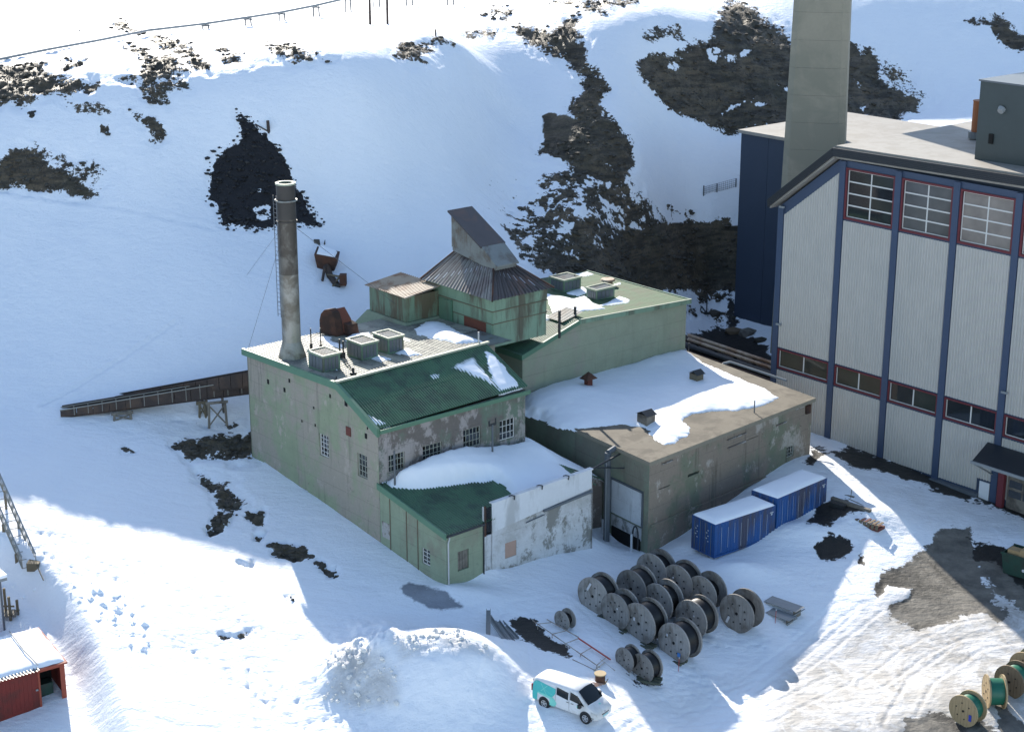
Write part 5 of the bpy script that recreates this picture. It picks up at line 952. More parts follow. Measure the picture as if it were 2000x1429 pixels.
def side(poly, s, mt, name, off=.012, parent=None, n=5):
    """panel that follows the side skin: poly of (x,z)"""
    tri = []; pts = []
    P_ = np.array(poly, float); 
    # densify by strips in z
    zs_ = np.linspace(P_[:, 1].min(), P_[:, 1].max(), n+1); mb = MB(); prev = None
    for z in zs_:
        xs_ = []
        for (xa, za), (xb, zb_) in zip(poly, poly[1:]+poly[:1]):
            if min(za, zb_)-1e-6 <= z <= max(za, zb_)+1e-6:
                if abs(za-zb_) < 1e-6: xs_ += [xa, xb]
                else: xs_.append(xa+(xb-xa)*(z-za)/(zb_-za))
        a, b = min(xs_), max(xs_); row = [(x, s*vy(x, z, off), z) for x in np.linspace(a, b, 9)]
        if prev: mb.add(prev+row, [(i, i+1, i+10, i+9) for i in range(8)])
        prev = row
    return mb.obj(van, name, mt, parent)
for s in (1, -1):
    side([(-.62, 1.13), (.28, 1.12), (.28, 1.68), (-.62, 1.70)], s, 'van_glass', 'side_window'); side([(.42, 1.12), (1.52, 1.07), (1.36, 1.20), (.86, 1.66), (.42, 1.68)], s, 'van_glass', 'front_window')
    side([(-2.5, .40), (-2.12, .40), (-2.06, 1.1), (-2.25, 1.70), (-2.5, 1.62)], s, 'van_teal', 'wrap_panel', .010); side([(-2.2, .95), (-.95, .95), (-.70, 1.2), (-.72, 1.66), (-2.2, 1.70)], s, 'van_teal', 'wrap_panel', .009)
    side([(-1.15, .36), (-.75, .36), (-.55, .65), (-.85, .95), (-1.10, .95)], s, 'van_teal2', 'wrap_panel', .009); side([(-2.12, .92), (-1.10, .80), (-1.0, .96), (-2.0, 1.02)], s, 'van_teal2', 'wrap_panel', .012)
    for (a, b, c, d) in ((-1.9, 1.62, -1.35, .95), (-1.35, 1.60, -1.85, 1.1), (-1.55, 1.3, -.8, 1.05)): side([(a, b), (a+.05, b), (c+.05, d), (c, d)], s, 'van_teal2', 'wrap_stripe', .016)
    for x in (.18, .52): side([(x, .98), (x+.2, .98), (x+.2, 1.02), (x, 1.02)], s, 'van_black', 'door_handle', .03)
    for x in (.36, -.70): side([(x, .40), (x+.018, .40), (x+.018, 1.72), (x, 1.72)], s, 'van_black', 'door_gap', .006)
    side([(.95, .86), (1.15, .86), (1.12, .98), (.97, .98)], s, 'van_teal2', 'badge', .012)
    mm = MB().box(1.18, 1.36, s*1.0, s*1.22, .98, 1.22); mm.obj(van, 'mirror', 'van_black'); side([(1.75, .42), (2.2, .42), (2.2, .47), (1.75, .47)], s, 'van_black', 'trim', .01)
    for x in (-1.55, 1.62):
        MB().cyl((x, s*.70, .38), (x, s*.972, .38), .415, n=24).obj(van, 'wheel_arch', 'van_black')
        w = MB(); w.v = []; pr = [(.76, .20), (.76, .33), (.80, .345), (.95, .345), (.985, .325), (.985, .235), (.97, .225)]; n = 28
        for i in range(n):
            t = 2*math.pi*i/n; w.v += [(x+r*math.cos(t), s*y, .33+r*math.sin(t)) for y, r in pr]
        w.f = [(i*7+j, i*7+j+1, ((i+1) % n)*7+j+1, ((i+1) % n)*7+j) for i in range(n) for j in range(6)]; wo = w.obj(van, 'wheel', 'tyre')
        r_ = MB().ring((x, s*.965, .33), (0, s, 0), .195, .235, .012, 24); r_.cyl((x, s*.955, .33), (x, s*.985, .33), .05, n=10)
        for j in range(5):
            t = 2*math.pi*j/5+.3; c, q_ = math.cos(t), math.sin(t); a, b = (x+.04*c, .33+.04*q_), (x+.2*c, .33+.2*q_); n_ = (-q_*.035, c*.035)
            r_.hexa([(a[0]-n_[0], s*.958, a[1]-n_[1]), (a[0]+n_[0], s*.958, a[1]+n_[1]), (b[0]+n_[0]*1.3, s*.958, b[1]+n_[1]*1.3), (b[0]-n_[0]*1.3, s*.958, b[1]-n_[1]*1.3), (a[0]-n_[0], s*.978, a[1]-n_[1]), (a[0]+n_[0], s*.978, a[1]+n_[1]), (b[0]+n_[0]*1.3, s*.978, b[1]+n_[1]*1.3), (b[0]-n_[0]*1.3, s*.978, b[1]-n_[1]*1.3)])
        r_.obj(van, 'rim', 'rim', wo); MB().cyl((x, s*.93, .33), (x, s*.95, .33), .22, n=20).obj(van, 'hub', 'van_black', wo)
    MB().hexa([(2.02, s*.93, .72), (2.40, s*.76, .62), (2.40, s*.80, .60), (2.02, s*.96, .70), (2.02, s*.90, .86), (2.38, s*.70, .76), (2.38, s*.82, .72), (2.02, s*.955, .84)]).obj(van, 'headlight', 'lamp_glass')
    MB().box(-2.60, -2.50, s*.84-.05, s*.84+.05, .9, 1.35).obj(van, 'tail_light', 'lamp_red')
MB().add([(1.72, .80, 1.185), (1.72, -.80, 1.185), (.93, -.72, 1.835), (.93, .72, 1.835), (1.62, 0, 1.30), (.91, 0, 1.885), (1.80, 0, 1.205), (1.33, .79, 1.53), (1.33, -.79, 1.53), (1.37, 0, 1.56)], [(0, 6, 9, 7), (6, 1, 8, 9), (7, 9, 5, 3), (9, 8, 2, 5)]).obj(van, 'windscreen', 'van_glass', smooth=True)
MB().tube([(1.74, .45, 1.215), (1.50, -.05, 1.425)], .012, 5).tube([(1.74, -.25, 1.215), (1.52, -.6, 1.41)], .012, 5).obj(van, 'wiper', 'van_black')
MB().hexa([(2.36, -.42, .62), (2.36, .42, .62), (2.50, .36, .60), (2.50, -.36, .60), (2.30, -.46, .82), (2.30, .46, .82), (2.40, .42, .80), (2.40, -.42, .80)]).obj(van, 'grille', 'van_black')
g = MB().ring((2.46, 0, .71), (1, 0, 0), .06, .075, .03, 16)
for j in range(3): t = math.pi/2+2*math.pi*j/3; g.cyl((2.475, 0, .71), (2.475, .06*math.cos(t), .71+.06*math.sin(t)), .008, n=5)
g.obj(van, 'badge', 'rim'); MB().box(2.49, 2.52, -.26, .26, .44, .55).obj(van, 'number_plate', MATS.setdefault('plate', mat('plate', (.35, .62, .62), .4, .05))); MB().box(-2.60, -2.56, -.7, .7, 1.15, 1.6).obj(van, 'rear_window', 'van_glass')
MB().cyl((-2.0, 0, 1.9), (-2.1, 0, 2.05), .012, n=5).obj(van, 'aerial', 'van_black'); side([(1.75, 1.0), (1.85, 1.0), (1.85, 1.05), (1.75, 1.05)], 1, 'van_teal2', 'badge'); MB().box(2.0, 2.12, -.1, .06, 1.095, 1.103).obj(van, 'badge', 'van_teal2')

# ================================================================== things in the yard
def along(p, q): d = np.array(q)-np.array(p); return math.atan2(d[1], d[0]), float(np.hypot(d[0], d[1]))
def rod(px0, py0, px1, py1, z0=.1, z1=.1): a, b = ground(px0, py0), ground(px1, py1); return (a[0], a[1], a[2]+z0), (b[0], b[1], b[2]+z1)
class WT(Thing):
    """thing whose mesh vertices are given in world metres"""
    def __init__(s, name, label, cat, at, group=None): super().__init__(name, label, cat, at=tuple(at), group=group); s.org = np.array(at, float)
# barrel-like wooden drum and pallet strips
g = ground(1172, 1332); t = WT('wooden_drum', 'small brown wooden drum standing on end beside the van', 'drum', g); MB().cyl(g+[0, 0, -.05], g+[0, 0, .55], .30, n=20).obj(t, 'drum', 'rust'); MB().cyl(g+[0, 0, .55], g+[0, 0, .62], .36, n=22).cyl(g+[0, 0, -.05], g+[0, 0, .03], .36, n=22).obj(t, 'flange', 'reel_new')
MB().tube([tuple(g+[.4, 0, .1]), tuple(g+[.45, -.2, .35]), tuple(g+[.3, -.3, .1])], .03, 5).obj(t, 'strap', 'wood_grey')
g = ground(1158, 1338); t = WT('wooden_pallet', 'reddish pallet slats half buried beside the wooden drum', 'pallet', g)
for k in range(5): c, s_ = math.cos(-.55), math.sin(-.55); o_ = np.array([.8, .6, 0])*(k-2)*.16; MB().cyl(g+o_+[-.45*c, .45*.3-.0, .05], g+o_+[.45*c, -.45*.3, .06], .035, n=5).obj(t, 'slat', 'board_pink')
# long red and white frame
g = ground(1120, 1270); t = WT('steel_ladder', 'long rusty pale frame with a red edge lying across the black meltwater hole', 'frame', g)
mat('frame_red', (.42, .05, .035), .5, .2); mat('frame_pale', (.42, .38, .33), .6, .2, 2, dirt=(.2, .12, .08), dirt_amt=.4)
for a in ((1068, 1216, 1130, 1254, .25), ): p, q = rod(a[0], a[1], a[2], a[3], .25, .35); MB().cyl(p, q, .035, n=6).obj(t, 'rail', 'frame_pale')
p, q = rod(1130, 1256, 1192, 1296, .35, .3); MB().cyl(p, q, .05, n=6).obj(t, 'rail', 'frame_red', label='red rail'); p0, q0 = rod(1040, 1222, 1172, 1312, .4, .3); MB().cyl(p0, q0, .03, n=6).obj(t, 'rail', 'frame_pale')
for f in (.08, .3, .5, .72, .95):
    a = np.array(p0)*(1-f)+np.array(q0)*f; b = np.array(rod(1068, 1216, 1192, 1294, .25, .3)[0])*(1-f)+np.array(rod(1068, 1216, 1192, 1294, .25, .3)[1])*f; MB().cyl(a, b, .028, n=5).obj(t, 'rung', 'frame_pale')
    MB().cyl(a, a-[0, 0, .55], .025, n=5).obj(t, 'leg', 'frame_pale')
p, q = rod(1118, 1290, 1168, 1314, .1, .1); MB().cyl(p, q, .03, n=5).obj(t, 'rail', 'frame_pale'); p, q = rod(1172, 1290, 1201, 1312, .1, .1); MB().cyl(p, q, .03, n=5).obj(t, 'rail', 'frame_pale')
p, q = rod(1160, 1312, 1182, 1298, .1, .2); MB().cyl(p, q, .03, n=5).obj(t, 'brace', 'frame_pale')
# galvanised profiles
for i, (a, b) in enumerate((((955, 1214), (999, 1262)), ((972, 1218), (1002, 1254)), ((979, 1216), (1010, 1250)), ((954, 1216), (953, 1250)))):
    p, q = rod(*a, *b, .12, .12); c = (np.array(p)+np.array(q))/2; an, l = along(p, q); t = Thing('steel_profile', ['long grey steel profile at the left of the small stack', 'middle grey steel profile of the small stack', 'right hand grey steel profile of the small stack', 'short grey steel profile lying crosswise by the stack'][i], 'steel beam', at=tuple(c), rot=an)
    MB().box(-l/2, l/2, -.14, .14, -.06, -.03).obj(t, 'web', 'galv'); MB().box(-l/2, l/2, -.14, -.11, -.03, .08).box(-l/2, l/2, .11, .14, -.03, .08).obj(t, 'edge', 'galv')
# stacked sheets
for i, (a, b, w, dz) in enumerate((((1500, 1172), (1562, 1210), .45, .32), ((1492, 1186), (1548, 1222), .4, .12))):
    p, q = rod(*a, *b, dz, dz+.15); c = (np.array(p)+np.array(q))/2; an, l = along(p, q); t = Thing('metal_sheet', ['upper grey folded metal sheet with a sunlit end', 'lower grey folded metal sheet partly under the other'][i], 'sheet', at=tuple(c), rot=an)
    MB().hexa([(-l/2, -w, -.1), (l/2, -w, .05), (l/2, w, .12), (-l/2, w, 0), (-l/2, -w, -.07), (l/2, -w, .08), (l/2, w, .15), (-l/2, w, .03)]).obj(t, 'sheet', 'galv'); MB().box(-l/2+.1, -l/2+.2, -w+.1, w-.1, -.5, -.1).box(l/2-.3, l/2-.2, -w+.1, w-.1, -.5, .0).obj(t, 'batten', 'wood_grey'); MB().cyl((l/2-.1, -w-.1, -.2), (l/2-.1, w+.15, -.08), .035, n=6).obj(t, 'tube', 'galv')
# scrap timber by the containers
for i, (a, b, w, h, mt_, nm, lab) in enumerate((((1625, 978), (1700, 1002), .28, .3, 'wood_grey', 'timber_beam', 'thick grey beam in the sunlit strip beside the farther container'), ((1628, 962), (1668, 974), .18, .12, 'wood_post', 'timber_beam', 'short dark beam in the snow by the container corner'), ((1650, 972), (1705, 996), .08, .06, 'wood_post', 'timber_beam', 'thin board lying beyond the thick grey beam'),
    ((1622, 985), (1650, 992), .5, .25, 'dark_steel', 'steel_plate', 'dark plate half under the containers'), ((1300, 1118), (1322, 1126), .06, .05, 'wood_post', 'timber_beam', 'loose board balanced on the half empty reel'))):
    p, q = rod(*a, *b, .1, .1); c = (np.array(p)+np.array(q))/2; an, l = along(p, q)
    if i == 4: continue
    t = Thing(nm, lab, 'timber' if 'timber' in nm else 'plate', at=tuple(c), rot=an); MB().box(-l/2, l/2, -w/2, w/2, -.15, h-.1).obj(t, 'beam', mt_); MB().box(-l/2-.02, -l/2, -w/2-.01, w/2+.01, -.16, h-.09).obj(t, 'end', 'reel_dark')
g = ground(1700, 1026); t = Thing('wooden_crate', 'broken brown crate lying at the edge of the sunlit strip', 'crate', at=tuple(g), rot=-.75)
MB().box(-1.0, .9, -.45, .45, -.1, .1).obj(t, 'base', 'board_red')
for k in range(6): MB().box(-1.0+k*.33, -.8+k*.33, -.46, -.40, .0, .38).obj(t, 'slat', 'wood_post'); MB().box(-1.0+k*.33, -.82+k*.33, -.4, .44, .3, .34).obj(t, 'slat', 'board_red' if k < 3 else 'reel_brown')
g = ground(1661, 975); t = WT('marker_stick', 'thin dark stick standing in the snow by the container', 'stick', g); MB().cyl(g, g+[.05, 0, .75], .025, n=5).obj(t, 'stick', 'wood_post'); MB().cyl(g+[-.02, -.1, .05], g+[-.02, .1, .05], .05, n=5).obj(t, 'foot', 'wood_post')
for px, py, lab in ((1325, 1313, 'orange marker stick in front of the nearest big reel'), (1514, 1218, 'thin marker stick below the metal sheets')):
    g = ground(px, py); t = WT('marker_stick', lab, 'stick', g); MB().cyl(g, g+[0.02, 0, .95], .02, n=5).obj(t, 'stick', 'frame_red'); MB().cyl(g+[.02, 0, .95], g+[.02, 0, 1.05], .03, n=6).obj(t, 'tip', 'tag_white')
# skip with cardboard
g = ground(1988, 1128); t = Thing('green_skip', 'dark green open skip heaped with cardboard at the right edge', 'skip', at=(g[0], g[1], g[2]), rot=-.75)
mat('skip_green', (.02, .06, .045), .5, .2, 1, dirt=(.03, .03, .025), dirt_amt=.3); mat('cardboard', (.36, .25, .13), .85, .12, 1)
MB().prism([(-1.1, .1), (1.1, .1), (1.3, 1.5), (-1.3, 1.5), (-1.3, 1.4), (-1.2, 1.4), (-1.0, .2), (1.0, .2), (1.2, 1.4), (1.3, 1.4)][:4], lambda u, v, n: (u, n, v), -.02, .04).obj(t, 'side', 'skip_green')
MB().prism([(-1.1, .1), (1.1, .1), (1.3, 1.5), (-1.3, 1.5)], lambda u, v, n: (u, n, v), 1.7, 1.76).obj(t, 'side', 'skip_green'); MB().hexa([(-1.1, .04, .1), (-1.1, 1.7, .1), (-1.04, 1.7, .1), (-1.04, .04, .1), (-1.3, .04, 1.5), (-1.3, 1.7, 1.5), (-1.24, 1.7, 1.5), (-1.24, .04, 1.5)]).hexa([(1.04, .04, .1), (1.04, 1.7, .1), (1.1, 1.7, .1), (1.1, .04, .1), (1.24, .04, 1.5), (1.24, 1.7, 1.5), (1.3, 1.7, 1.5), (1.3, .04, 1.5)]).box(-1.1, 1.1, 0, 1.7, .05, .12).obj(t, 'side', 'skip_green')
MB().box(-1.36, 1.36, -.07, -.02, 1.42, 1.54).box(-1.36, 1.36, 1.76, 1.8, 1.42, 1.54).obj(t, 'rim', 'skip_green'); MB().cyl((.35, -.04, .62), (.35, -.03, .62), .11, n=14).obj(t, 'label_plate', 'tag_white')
MB().box(-1.0, -.1, .2, .9, .9, 1.75).obj(t, 'cardboard_box', 'cardboard'); MB().hexa([(-.2, .1, 1.2), (1.1, .2, 1.15), (1.15, 1.2, 1.2), (-.1, 1.2, 1.3), (-.1, .2, 1.95), (1.15, .1, 1.85), (1.1, 1.1, 1.95), (0, 1.1, 2.05)]).obj(t, 'cardboard_box', 'cardboard'); MB().box(.2, .9, .9, 1.0, 1.8, 2.3).obj(t, 'sack', 'dark_steel')

# ================================================================== conveyor galleries on the left
mat('gallery', (.055, .042, .038), .85, .3, 1.5, dirt=(.09, .06, .045), dirt_amt=.35); mat('gallery_rail', (.26, .25, .22), .7, .2)
def gallery(p, q, h0, h1, w, label, rail=True):
    p, q = np.array(p, float), np.array(q, float); d = q-p; d2 = np.array([d[0], d[1], 0]); L_ = np.linalg.norm(d2); e = d2/L_; s_ = np.array([-e[1], e[0], 0])
    t = WT('conveyor_gallery', label, 'conveyor', p); n = 12
    for i in range(n):
        a, b = i/n, (i+1)/n; A_, B_ = p+d*a, p+d*b; ha, hb = h0+(h1-h0)*a, h0+(h1-h0)*b; g = e*.02
        MB().hexa([A_+g-s_*w/2, B_-g-s_*w/2, B_-g-s_*(w/2-.08), A_+g-s_*(w/2-.08), A_+g-s_*w/2+[0, 0, ha], B_-g-s_*w/2+[0, 0, hb], B_-g-s_*(w/2-.08)+[0, 0, hb], A_+g-s_*(w/2-.08)+[0, 0, ha]]).obj(t, 'side_board', 'gallery')
    MB().hexa([p+s_*(w/2-.08), q+s_*(w/2-.08), q+s_*w/2, p+s_*w/2, p+s_*(w/2-.08)+[0, 0, h0], q+s_*(w/2-.08)+[0, 0, h1], q+s_*w/2+[0, 0, h1], p+s_*w/2+[0, 0, h0]]).obj(t, 'side_board', 'gallery'); MB().hexa([p-s_*w/2+[0, 0, -.05], q-s_*w/2+[0, 0, -.05], q+s_*w/2+[0, 0, -.05], p+s_*w/2+[0, 0, -.05], p-s_*w/2+[0, 0, .05], q-s_*w/2+[0, 0, .05], q+s_*w/2+[0, 0, .05], p+s_*w/2+[0, 0, .05]]).obj(t, 'floor', 'gallery')
    if rail:
        MB().cyl(p-s_*w/2+[0, 0, h0+.04], q-s_*w/2+[0, 0, h1+.04], .045, n=6).obj(t, 'rail', 'gallery_rail'); MB().cyl(p-s_*(w/2-.5)+[0, 0, h0+.1], q-s_*(w/2-.5)+[0, 0, h1+.1], .04, n=6).obj(t, 'rail', 'gallery_rail')
        for i in range(1, 14): c = p+d*i/14-s_*w/2; MB().cyl(c+[0, 0, .1], c+[0, 0, h0+(h1-h0)*i/14+.22], .03, n=5).obj(t, 'stud', 'gallery_rail')
    return t
A1 = ground(120, 808); B1 = pz(500, 762, 6.2); gallery(A1+[0, 0, -.1], B1, .55, 1.15, 1.3, 'lower long rust brown conveyor trough running down from the hall across the snow')
A2 = ground(228, 776); B2 = pz(500, 752, 7.0); gallery(A2+[0, 0, -.1], B2, .3, 1.2, .7, 'upper brown plank wall running behind the lower trough', False)
def trestle(px, pys, w, h, label, mt_='wood_post'):
    g = ground(px, pys); t = WT('timber_trestle', label, 'trestle', g, 'trestles under the conveyor'); e = np.array([.95, .3, 0]); s_ = np.array([-.3, .95, 0])
    for i in (-1, 1):
        for j in (0, 1): b = g+e*w/2*i+s_*j*1.3; MB().cyl(b-[0, 0, .3], b+[0, 0, h]-e*.08*i, .10, n=6).obj(t, 'leg', mt_)
    for j in (0, 1): MB().cyl(g-e*(w/2+.15)+s_*j*1.3+[0, 0, h], g+e*(w/2+.15)+s_*j*1.3+[0, 0, h], .11, n=6).obj(t, 'beam', mt_)
    MB().cyl(g-e*w/2+[0, 0, .1], g+e*w/2+[0, 0, h-.1], .06, n=5).cyl(g+e*w/2+[0, 0, .1], g-e*w/2+[0, 0, h-.1], .06, n=5).obj(t, 'brace', mt_); return t
trestle(426, 833, 1.35, 1.9, 'tall pale timber trestle standing under the conveyor near the hall', 'wood_grey'); trestle(396, 815, .5, 1.2, 'narrow timber post pair behind the tall trestle'); trestle(240, 823, 1.3, .65, 'low timber trestle under the far end of the conveyor', 'wood_grey')
# rusty hopper machine on the slope
g = ground(640, 520); t = WT('rusty_hopper', 'rusty coal hopper with a broken chute stuck in the snowy slope', 'machine', g); o_ = lambda x, y, z: tuple(g+np.array([x, y, z]))
MB().hexa([o_(-.75, -.6, -.3), o_(.6, -.8, -.2), o_(.7, .5, -.2), o_(-.6, .6, -.3), o_(-1.0, -.8, 1.2), o_(.95, -.95, .9), o_(1.0, .6, 1.1), o_(-.9, .8, 1.5)]).obj(t, 'hopper', 'rust', label='open rusty hopper'); MB().hexa([o_(-.85, -.65, 1.15), o_(.7, -.8, .95), o_(.8, .4, 1.1), o_(-.75, .7, 1.45), o_(-.7, -.5, 1.35), o_(.6, -.6, 1.15), o_(.65, .3, 1.3), o_(-.6, .5, 1.65)]).obj(t, 'snow_fill', 'snow')
MB().tube([o_(0, -.7, .2), o_(.3, -1.5, -.4), o_(.9, -2.3, -.9)], .28, 7).tube([o_(-.1, -1.2, .3), o_(-.2, -2.4, -.6)], .12, 6).tube([o_(-.3, -1.9, -1.3), o_(.5, -2.4, -1.2)], .14, 6).obj(t, 'chute', 'gallery'); MB().box(*[v for k in range(3) for v in sorted((g[k]+(1.2, -2.6, -1.0)[k], g[k]+(1.75, -1.9, -.1)[k]))]).obj(t, 'gearbox', 'rust'); MB().cyl(o_(.2, -1.9, -1.2), o_(.2, -2.2, -1.2), .35, n=12).cyl(o_(.95, -2.1, -1.1), o_(.95, -2.4, -1.1), .3, n=12).obj(t, 'wheel', 'dark_steel'); MB().tube([o_(.1, -1.6, -.3), o_(1.2, -2.2, -.3), o_(.6, -2.4, -1.1)], .09, 6).obj(t, 'linkage', 'wood_post')
g = ground(621, 479); t = WT('scrap_plate', 'dark square plate sticking out of the snow above the hopper', 'plate', g); MB().hexa([g+[-.25, -.15, -.3], g+[.25, -.2, -.3], g+[.25, -.12, -.3], g+[-.25, -.07, -.3], g+[-.35, 0, .5], g+[.15, -.05, .5], g+[.15, .05, .5], g+[-.35, .1, .5]]).obj(t, 'plate', 'dark_steel'); MB().cyl(g+[.5, .1, -.2], g+[.6, .1, .45], .12, .02, 5).obj(t, 'fin', 'dark_steel')
g = ground(508, 256); t = WT('broken_post', 'leaning broken post and rod at the top of the coal heap', 'post', g); MB().cyl(g+[.75, 0, -.3], g+[.7, 0, .9], .14, n=7).obj(t, 'post', 'gallery'); MB().cyl(g+[-.4, 0, .6], g+[.8, 0, -.1], .06, n=6).obj(t, 'rod', 'gallery')
# ---- high pipeline and poles on the plateau
tops = [(-60,136,133),(0,121,118),(100,103,98),(200,86,80),(290,70,62),(402,58,49),(485,52,37),(551,43,27),(618,34,14),(680,26,0),(736,16,-10),(800,13,-22),(880,12,-36)]
pts = []
t0 = ground(402, 58); pl = WT('pipeline', 'long raised pipeline crossing the sunlit plateau at top left', 'pipeline', t0)
for x, yb, yt in tops:
    b = ground(x, yb); zc = b[1]*cth-(b[2]-H)*sth; h = (yb-yt)*zc/F/.96; pts.append(b+[0, 0, h+.1])
for i in range(len(pts)-1): MB().cyl(pts[i], pts[i+1], .13, n=8).obj(pl, 'pipe_length', 'galv')
for i, p in enumerate(pts[5:]):
    z0 = hz1(p[0], p[1])-.3
    for s_ in (-.35, .35): MB().cyl((p[0]+s_, p[1], z0), (p[0]+s_*.8, p[1], p[2]-.1), .09, n=6).obj(pl, 'leg', 'galv_dark')
    MB().cyl((p[0]-.45, p[1], p[2]-.2), (p[0]+.45, p[1], p[2]-.2), .09, n=6).obj(pl, 'saddle', 'galv_dark')
pp = []
for px, lab in ((723, 'left one of two dark poles at the top edge of the picture'), (757, 'right one of two dark poles at the top edge of the picture')):
    b = ground(px, 50); t = WT('wooden_pole', lab, 'pole', b, 'pair of dark poles'); MB().cyl(b-[0, 0, .3], b+[0, 0, 9], .14, .11, 8).obj(t, 'pole', 'gallery'); MB().box(b[0]-.7, b[0]+.7, b[1]-.08, b[1]+.08, b[2]+8.2, b[2]+8.4).obj(t, 'crossarm', 'gallery'); MB().cyl(b+[0, 0, 9], b+[0, 0, 9.2], .05, n=5).obj(t, 'cap', 'galv')
g = ground(851, 72); t = WT('short_stake', 'short dark stake beside the rocks below the poles', 'stake', g); MB().cyl(g-[0, 0, .1], g+[0, 0, .7], .08, n=6).obj(t, 'stake', 'gallery')
# wire fence on the gully slope
fp = [ground(1374, 383), ground(1400, 376), ground(1437, 366)]; t = WT('wire_fence', 'low wire fence on the snow beside the dark blue block', 'fence', fp[0])
for i, p in enumerate(fp): MB().cyl(p-[0, 0, .2], p+[0, 0, 1.05 if i == 0 else .9], .07, n=6).obj(t, 'fence_post', 'galv_dark')
for p, q in zip(fp[:-1], fp[1:]):
    w = MB()
    for k in range(5): w.cyl(p+[0, 0, .1+.2*k], q+[0, 0, .1+.2*k], .014, n=4, cap=False)
    for k in range(9): c = p+(q-p)*k/9; w.cyl(c, c+[0, 0, .92], .012, n=4, cap=False)
    w.obj(t, 'wire_mesh', 'galv_dark')
# rocks and scrap behind the engine house
rb = []
for px, py, r, lab, mt_ in ((1432, 648, .8, 'brown boulder beside the dark blue block', 'reel_brown'), (1460, 650, .9, 'large tan boulder beside the dark blue block', 'wood_grey'), (1485, 665, .7, 'dark boulder nearest the concrete chimney', 'loose_rock'), (1395, 612, .7, 'dark slab in the snow gully behind the boiler house', 'loose_rock')):
    g = ground(px, py); v = ico_v*np.array([r*1.2, r, r*.6])*(1+.35*(RNG.random((12, 1))-.5)); o = mesh_obj('boulder', v, ico_f.tolist(), MATS[mt_]); o.location = g; setp(o, lab, 'rock')
g = ground(1376, 612); t = WT('bent_scrap', 'bent dark frame standing in the shaded gully behind the boiler house', 'scrap', g); MB().tube([tuple(g+[-.5, 0, 0]), tuple(g+[-.3, 0, .7]), tuple(g+[.2, 0, 0]), tuple(g+[.2, 0, 1.9])], .06, 5).obj(t, 'frame', 'dark_steel'); MB().box(g[0]-.2, g[0]+.5, g[1]-.1, g[1]+.2, g[2]-.1, g[2]+.1).obj(t, 'foot', 'dark_steel')

# ================================================================== left foreground: red shed, white house corner, gangway
mat('shed_red', (.17, .022, .016), .7, .12, 1, dirt=(.09, .02, .015), dirt_amt=.3); mat('shed_trim', (.28, .06, .035), .7, .1)
q0 = ground(131, 1362)+np.array([0, 0, .35]); t = Thing('red_shed', 'dark red wooden shed with an open doorway and snow laden roof at lower left', 'shed', at=tuple(q0-[0, 0, .1]), rot=math.atan2(.648, .762)-.10)
for i in range(26): 
    x = -8.0+i*.25
    MB().box(x, x+.244, 0, .05, -.6, 2.05).obj(t, 'wall_board', 'shed_red')
MB().box(-.28, 0, -.02, .06, -.6, 2.1).box(-1.62, -1.5, -.03, .05, -.6, 2.1).obj(t, 'door_frame', 'shed_trim'); MB().box(-1.5, -.28, -.03, .06, 1.85, 2.1).obj(t, 'lintel', 'shed_trim'); MB().box(-1.5, -.28, 1.6, 1.7, -.6, 2.0).obj(t, 'back_panel', 'black'); MB().box(-1.45, -.5, .8, 1.5, -.4, .6).obj(t, 'stored_crate', 'skip_green'); MB().box(-1.8, -1.66, -.06, -.01, .75, .85).obj(t, 'latch', 'galv')
MB().box(-.06, 0, .06, 4.2, -.6, 2.05).box(-8, 0, 4.1, 4.2, -.6, 2.3).box(-8, 0, .05, 4.1, -.7, -.6).obj(t, 'wall', 'shed_red'); MB().box(-1.56, -1.5, .06, 1.6, -.6, 2.0).obj(t, 'wall', 'shed_red')
MB().hexa([(-8.2, -.25, 2.06), (.12, -.25, 2.06), (.12, 4.4, 2.4), (-8.2, 4.4, 2.4), (-8.2, -.25, 2.16), (.12, -.25, 2.16), (.12, 4.4, 2.5), (-8.2, 4.4, 2.5)]).obj(t, 'roof', 'shed_trim'); MB().corr(lambda u, v, n: (u, v, 2.18+.073*v+n), -8.2, -1.55, -.42, .8, .2, .06).obj(t, 'roof_edge_sheet', 'galv_dark'); MB().tube([(-1.6, -.2, 2.45), (-1.75, 1.6, 2.62), (-1.7, 4.3, 2.8)], .04, 5).obj(t, 'cable', 'galv')
X, Y = np.meshgrid(np.linspace(-8.1, .08, 90), np.linspace(-.12, 4.35, 40)); d = np.minimum(.1-X, np.minimum(Y+.15, 4.4-Y))+.05*fbm(X, Y, 3, 2); z = 2.17+.073*Y+.26*(1-np.exp(-np.clip(d, 0, 5)/.2))+.05*fbm(X, Y, 3, 1)-.03
n0, n1 = X.shape; ix = np.arange(n0*n1).reshape(n0, n1); q = np.stack([ix[:-1, :-1], ix[:-1, 1:], ix[1:, 1:], ix[1:, :-1]], -1).reshape(-1, 4); o = mesh_obj('shed_snow', np.stack([X, Y, z], -1).reshape(-1, 3), q.tolist(), MATS['snow'], True); o.location = t.o.location; o.rotation_euler = t.o.rotation_euler; setp(o, 'snow on the roof of the red shed', 'snow', None, 'stuff')
g = ground(10, 1232); t = Thing('white_house', 'corner of a white house cut by the left picture edge', 'house', at=(g[0], g[1], hz1(g[0], g[1])-.5), rot=math.atan2(.648, .762)-.05)
for i in range(20): MB().box(-5, 0, -.03, 0, .0+i*.2, .19+i*.2).obj(t, 'wall_board', 'clean_white')
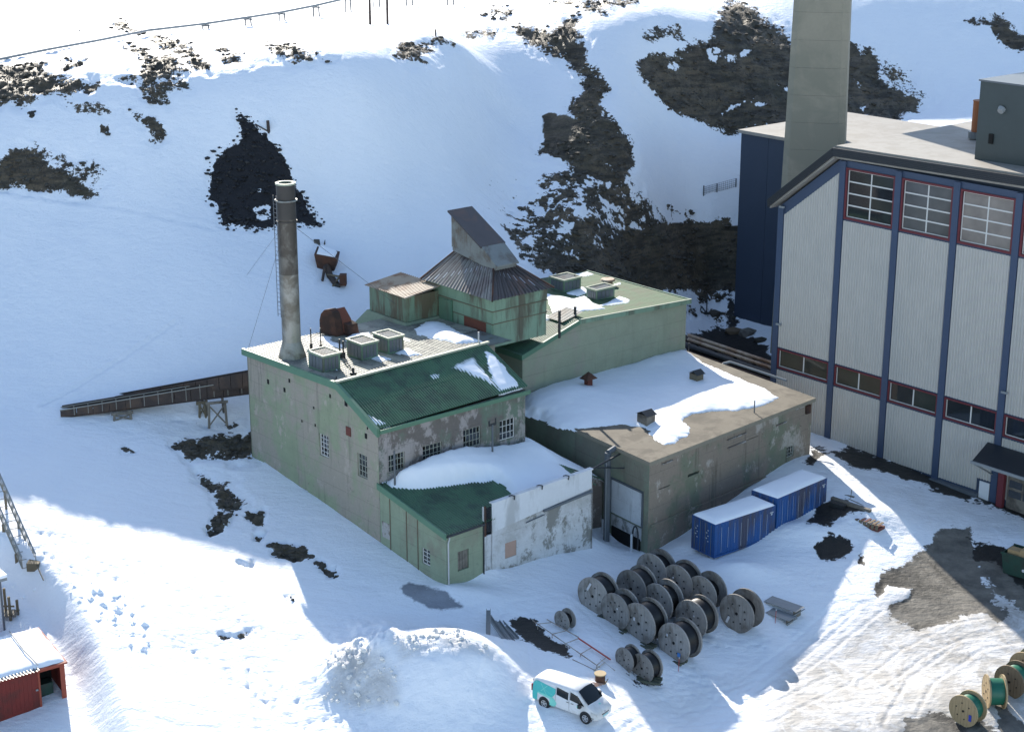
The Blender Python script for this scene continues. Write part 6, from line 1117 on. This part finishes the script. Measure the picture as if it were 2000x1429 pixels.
MB().box(-5, -.02, 0, 4, 0, 4.0).obj(t, 'wall', 'clean_white'); MB().box(-5.1, .3, -.4, 4.3, 4.0, 4.2).obj(t, 'roof', 'galv'); MB().box(-.1, .03, -.06, .0, 0, 4).obj(t, 'corner_board', 'pipe_grey'); MB().box(-5.1, .3, -.4, 4.3, 4.2, 4.4).obj(t, 'roof_snow', 'snow')
g = ground(16, 1212); t = WT('timber_landing', 'small timber landing with posts beside the white house', 'landing', g)
for dx, dy, h in ((-.4, 0, 1.9), (.2, -.1, 1.7), (-.3, .7, 1.9), (.5, .5, 1.2)): MB().box(g[0]+dx-.07, g[0]+dx+.07, g[1]+dy-.07, g[1]+dy+.07, g[2]-.3, g[2]+h).obj(t, 'post', 'wood_post')
for k in range(4): MB().box(g[0]-.5+k*.27, g[0]-.27+k*.27, g[1]-.2, g[1]+.8, g[2]+.35, g[2]+.42).obj(t, 'plank', 'wood_grey')
MB().box(g[0]-.4, g[0]+.5, g[1]-.12, g[1]-.05, g[2]+1.0, g[2]+1.1).obj(t, 'rail', 'wood_post')
# lattice gangway
p, q = ground(58, 1112), ground(-25, 965); p = p+[0, 0, .2]; q = q+[0, 0, 2.2]; t = WT('lattice_gangway', 'pale steel lattice gangway descending into the snow at the left edge', 'gangway', p); e = (q-p); Lg = np.linalg.norm(e[:2]); s_ = np.array([-e[1], e[0], 0])/Lg
for off, h in ((-.45, 0), (.45, 0), (-.45, .8), (.45, .8)): MB().cyl(p+s_*off+[0, 0, h], q+s_*off+[0, 0, h], .055, n=6).obj(t, 'chord', 'galv' if h else 'gallery_rail')
w = MB()
for k in range(14):
    a, b = p+e*k/14, p+e*(k+1)/14
    for off in (-.45, .45): w.cyl(a+s_*off, b+s_*off+[0, 0, .8], .025, n=4).cyl(a+s_*off, a+s_*off+[0, 0, .8], .025, n=4)
    w.cyl(a-s_*.45, a+s_*.45, .025, n=4)
w.obj(t, 'lattice', 'gallery_rail')
for k, f in enumerate((.12, .4, .7)):
    a = p+e*f; MB().hexa([a+s_*.5+[-.1, 0, -1.5], a+s_*.5+[.1, 0, -1.5], a+s_*.5+[.1, .1, -1.5], a+s_*.5+[-.1, .1, -1.5], a+s_*.5+[-.1, 0, .1], a+s_*.5+[.1, 0, .1], a+s_*.5+[.1, .1, .1], a+s_*.5+[-.1, .1, .1]]).cyl(a-s_*.5-[0, 0, 1.5], a-s_*.5+[0, 0, .1], .09, n=6).obj(t, 'leg', 'wood_post')
MB().box(p[0]-.1, p[0]+.7, p[1]-.3, p[1]+.4, p[2]-.2, p[2]+.35).obj(t, 'end_block', 'wood_post'); MB().cyl(p+[.5, -.2, .3], p+[1.3, -1.6, -.2], .04, n=5).obj(t, 'stay', 'wood_post')
g = ground(285, 1428); t = Thing('green_hut', 'corner of a small green hut with a snowy roof at the bottom edge', 'hut', at=(g[0]-.2, g[1]-1.5, g[2]-1.3), rot=.6); MB().box(-3, 0, -2.5, 0, 0, 1.9).obj(t, 'wall', 'green_steel2'); MB().box(-3.1, .12, -2.6, .12, 1.9, 2.0).obj(t, 'roof', 'green_trim'); MB().box(-3.05, .05, -2.55, .02, 2.0, 2.12).obj(t, 'roof_snow', 'snow')
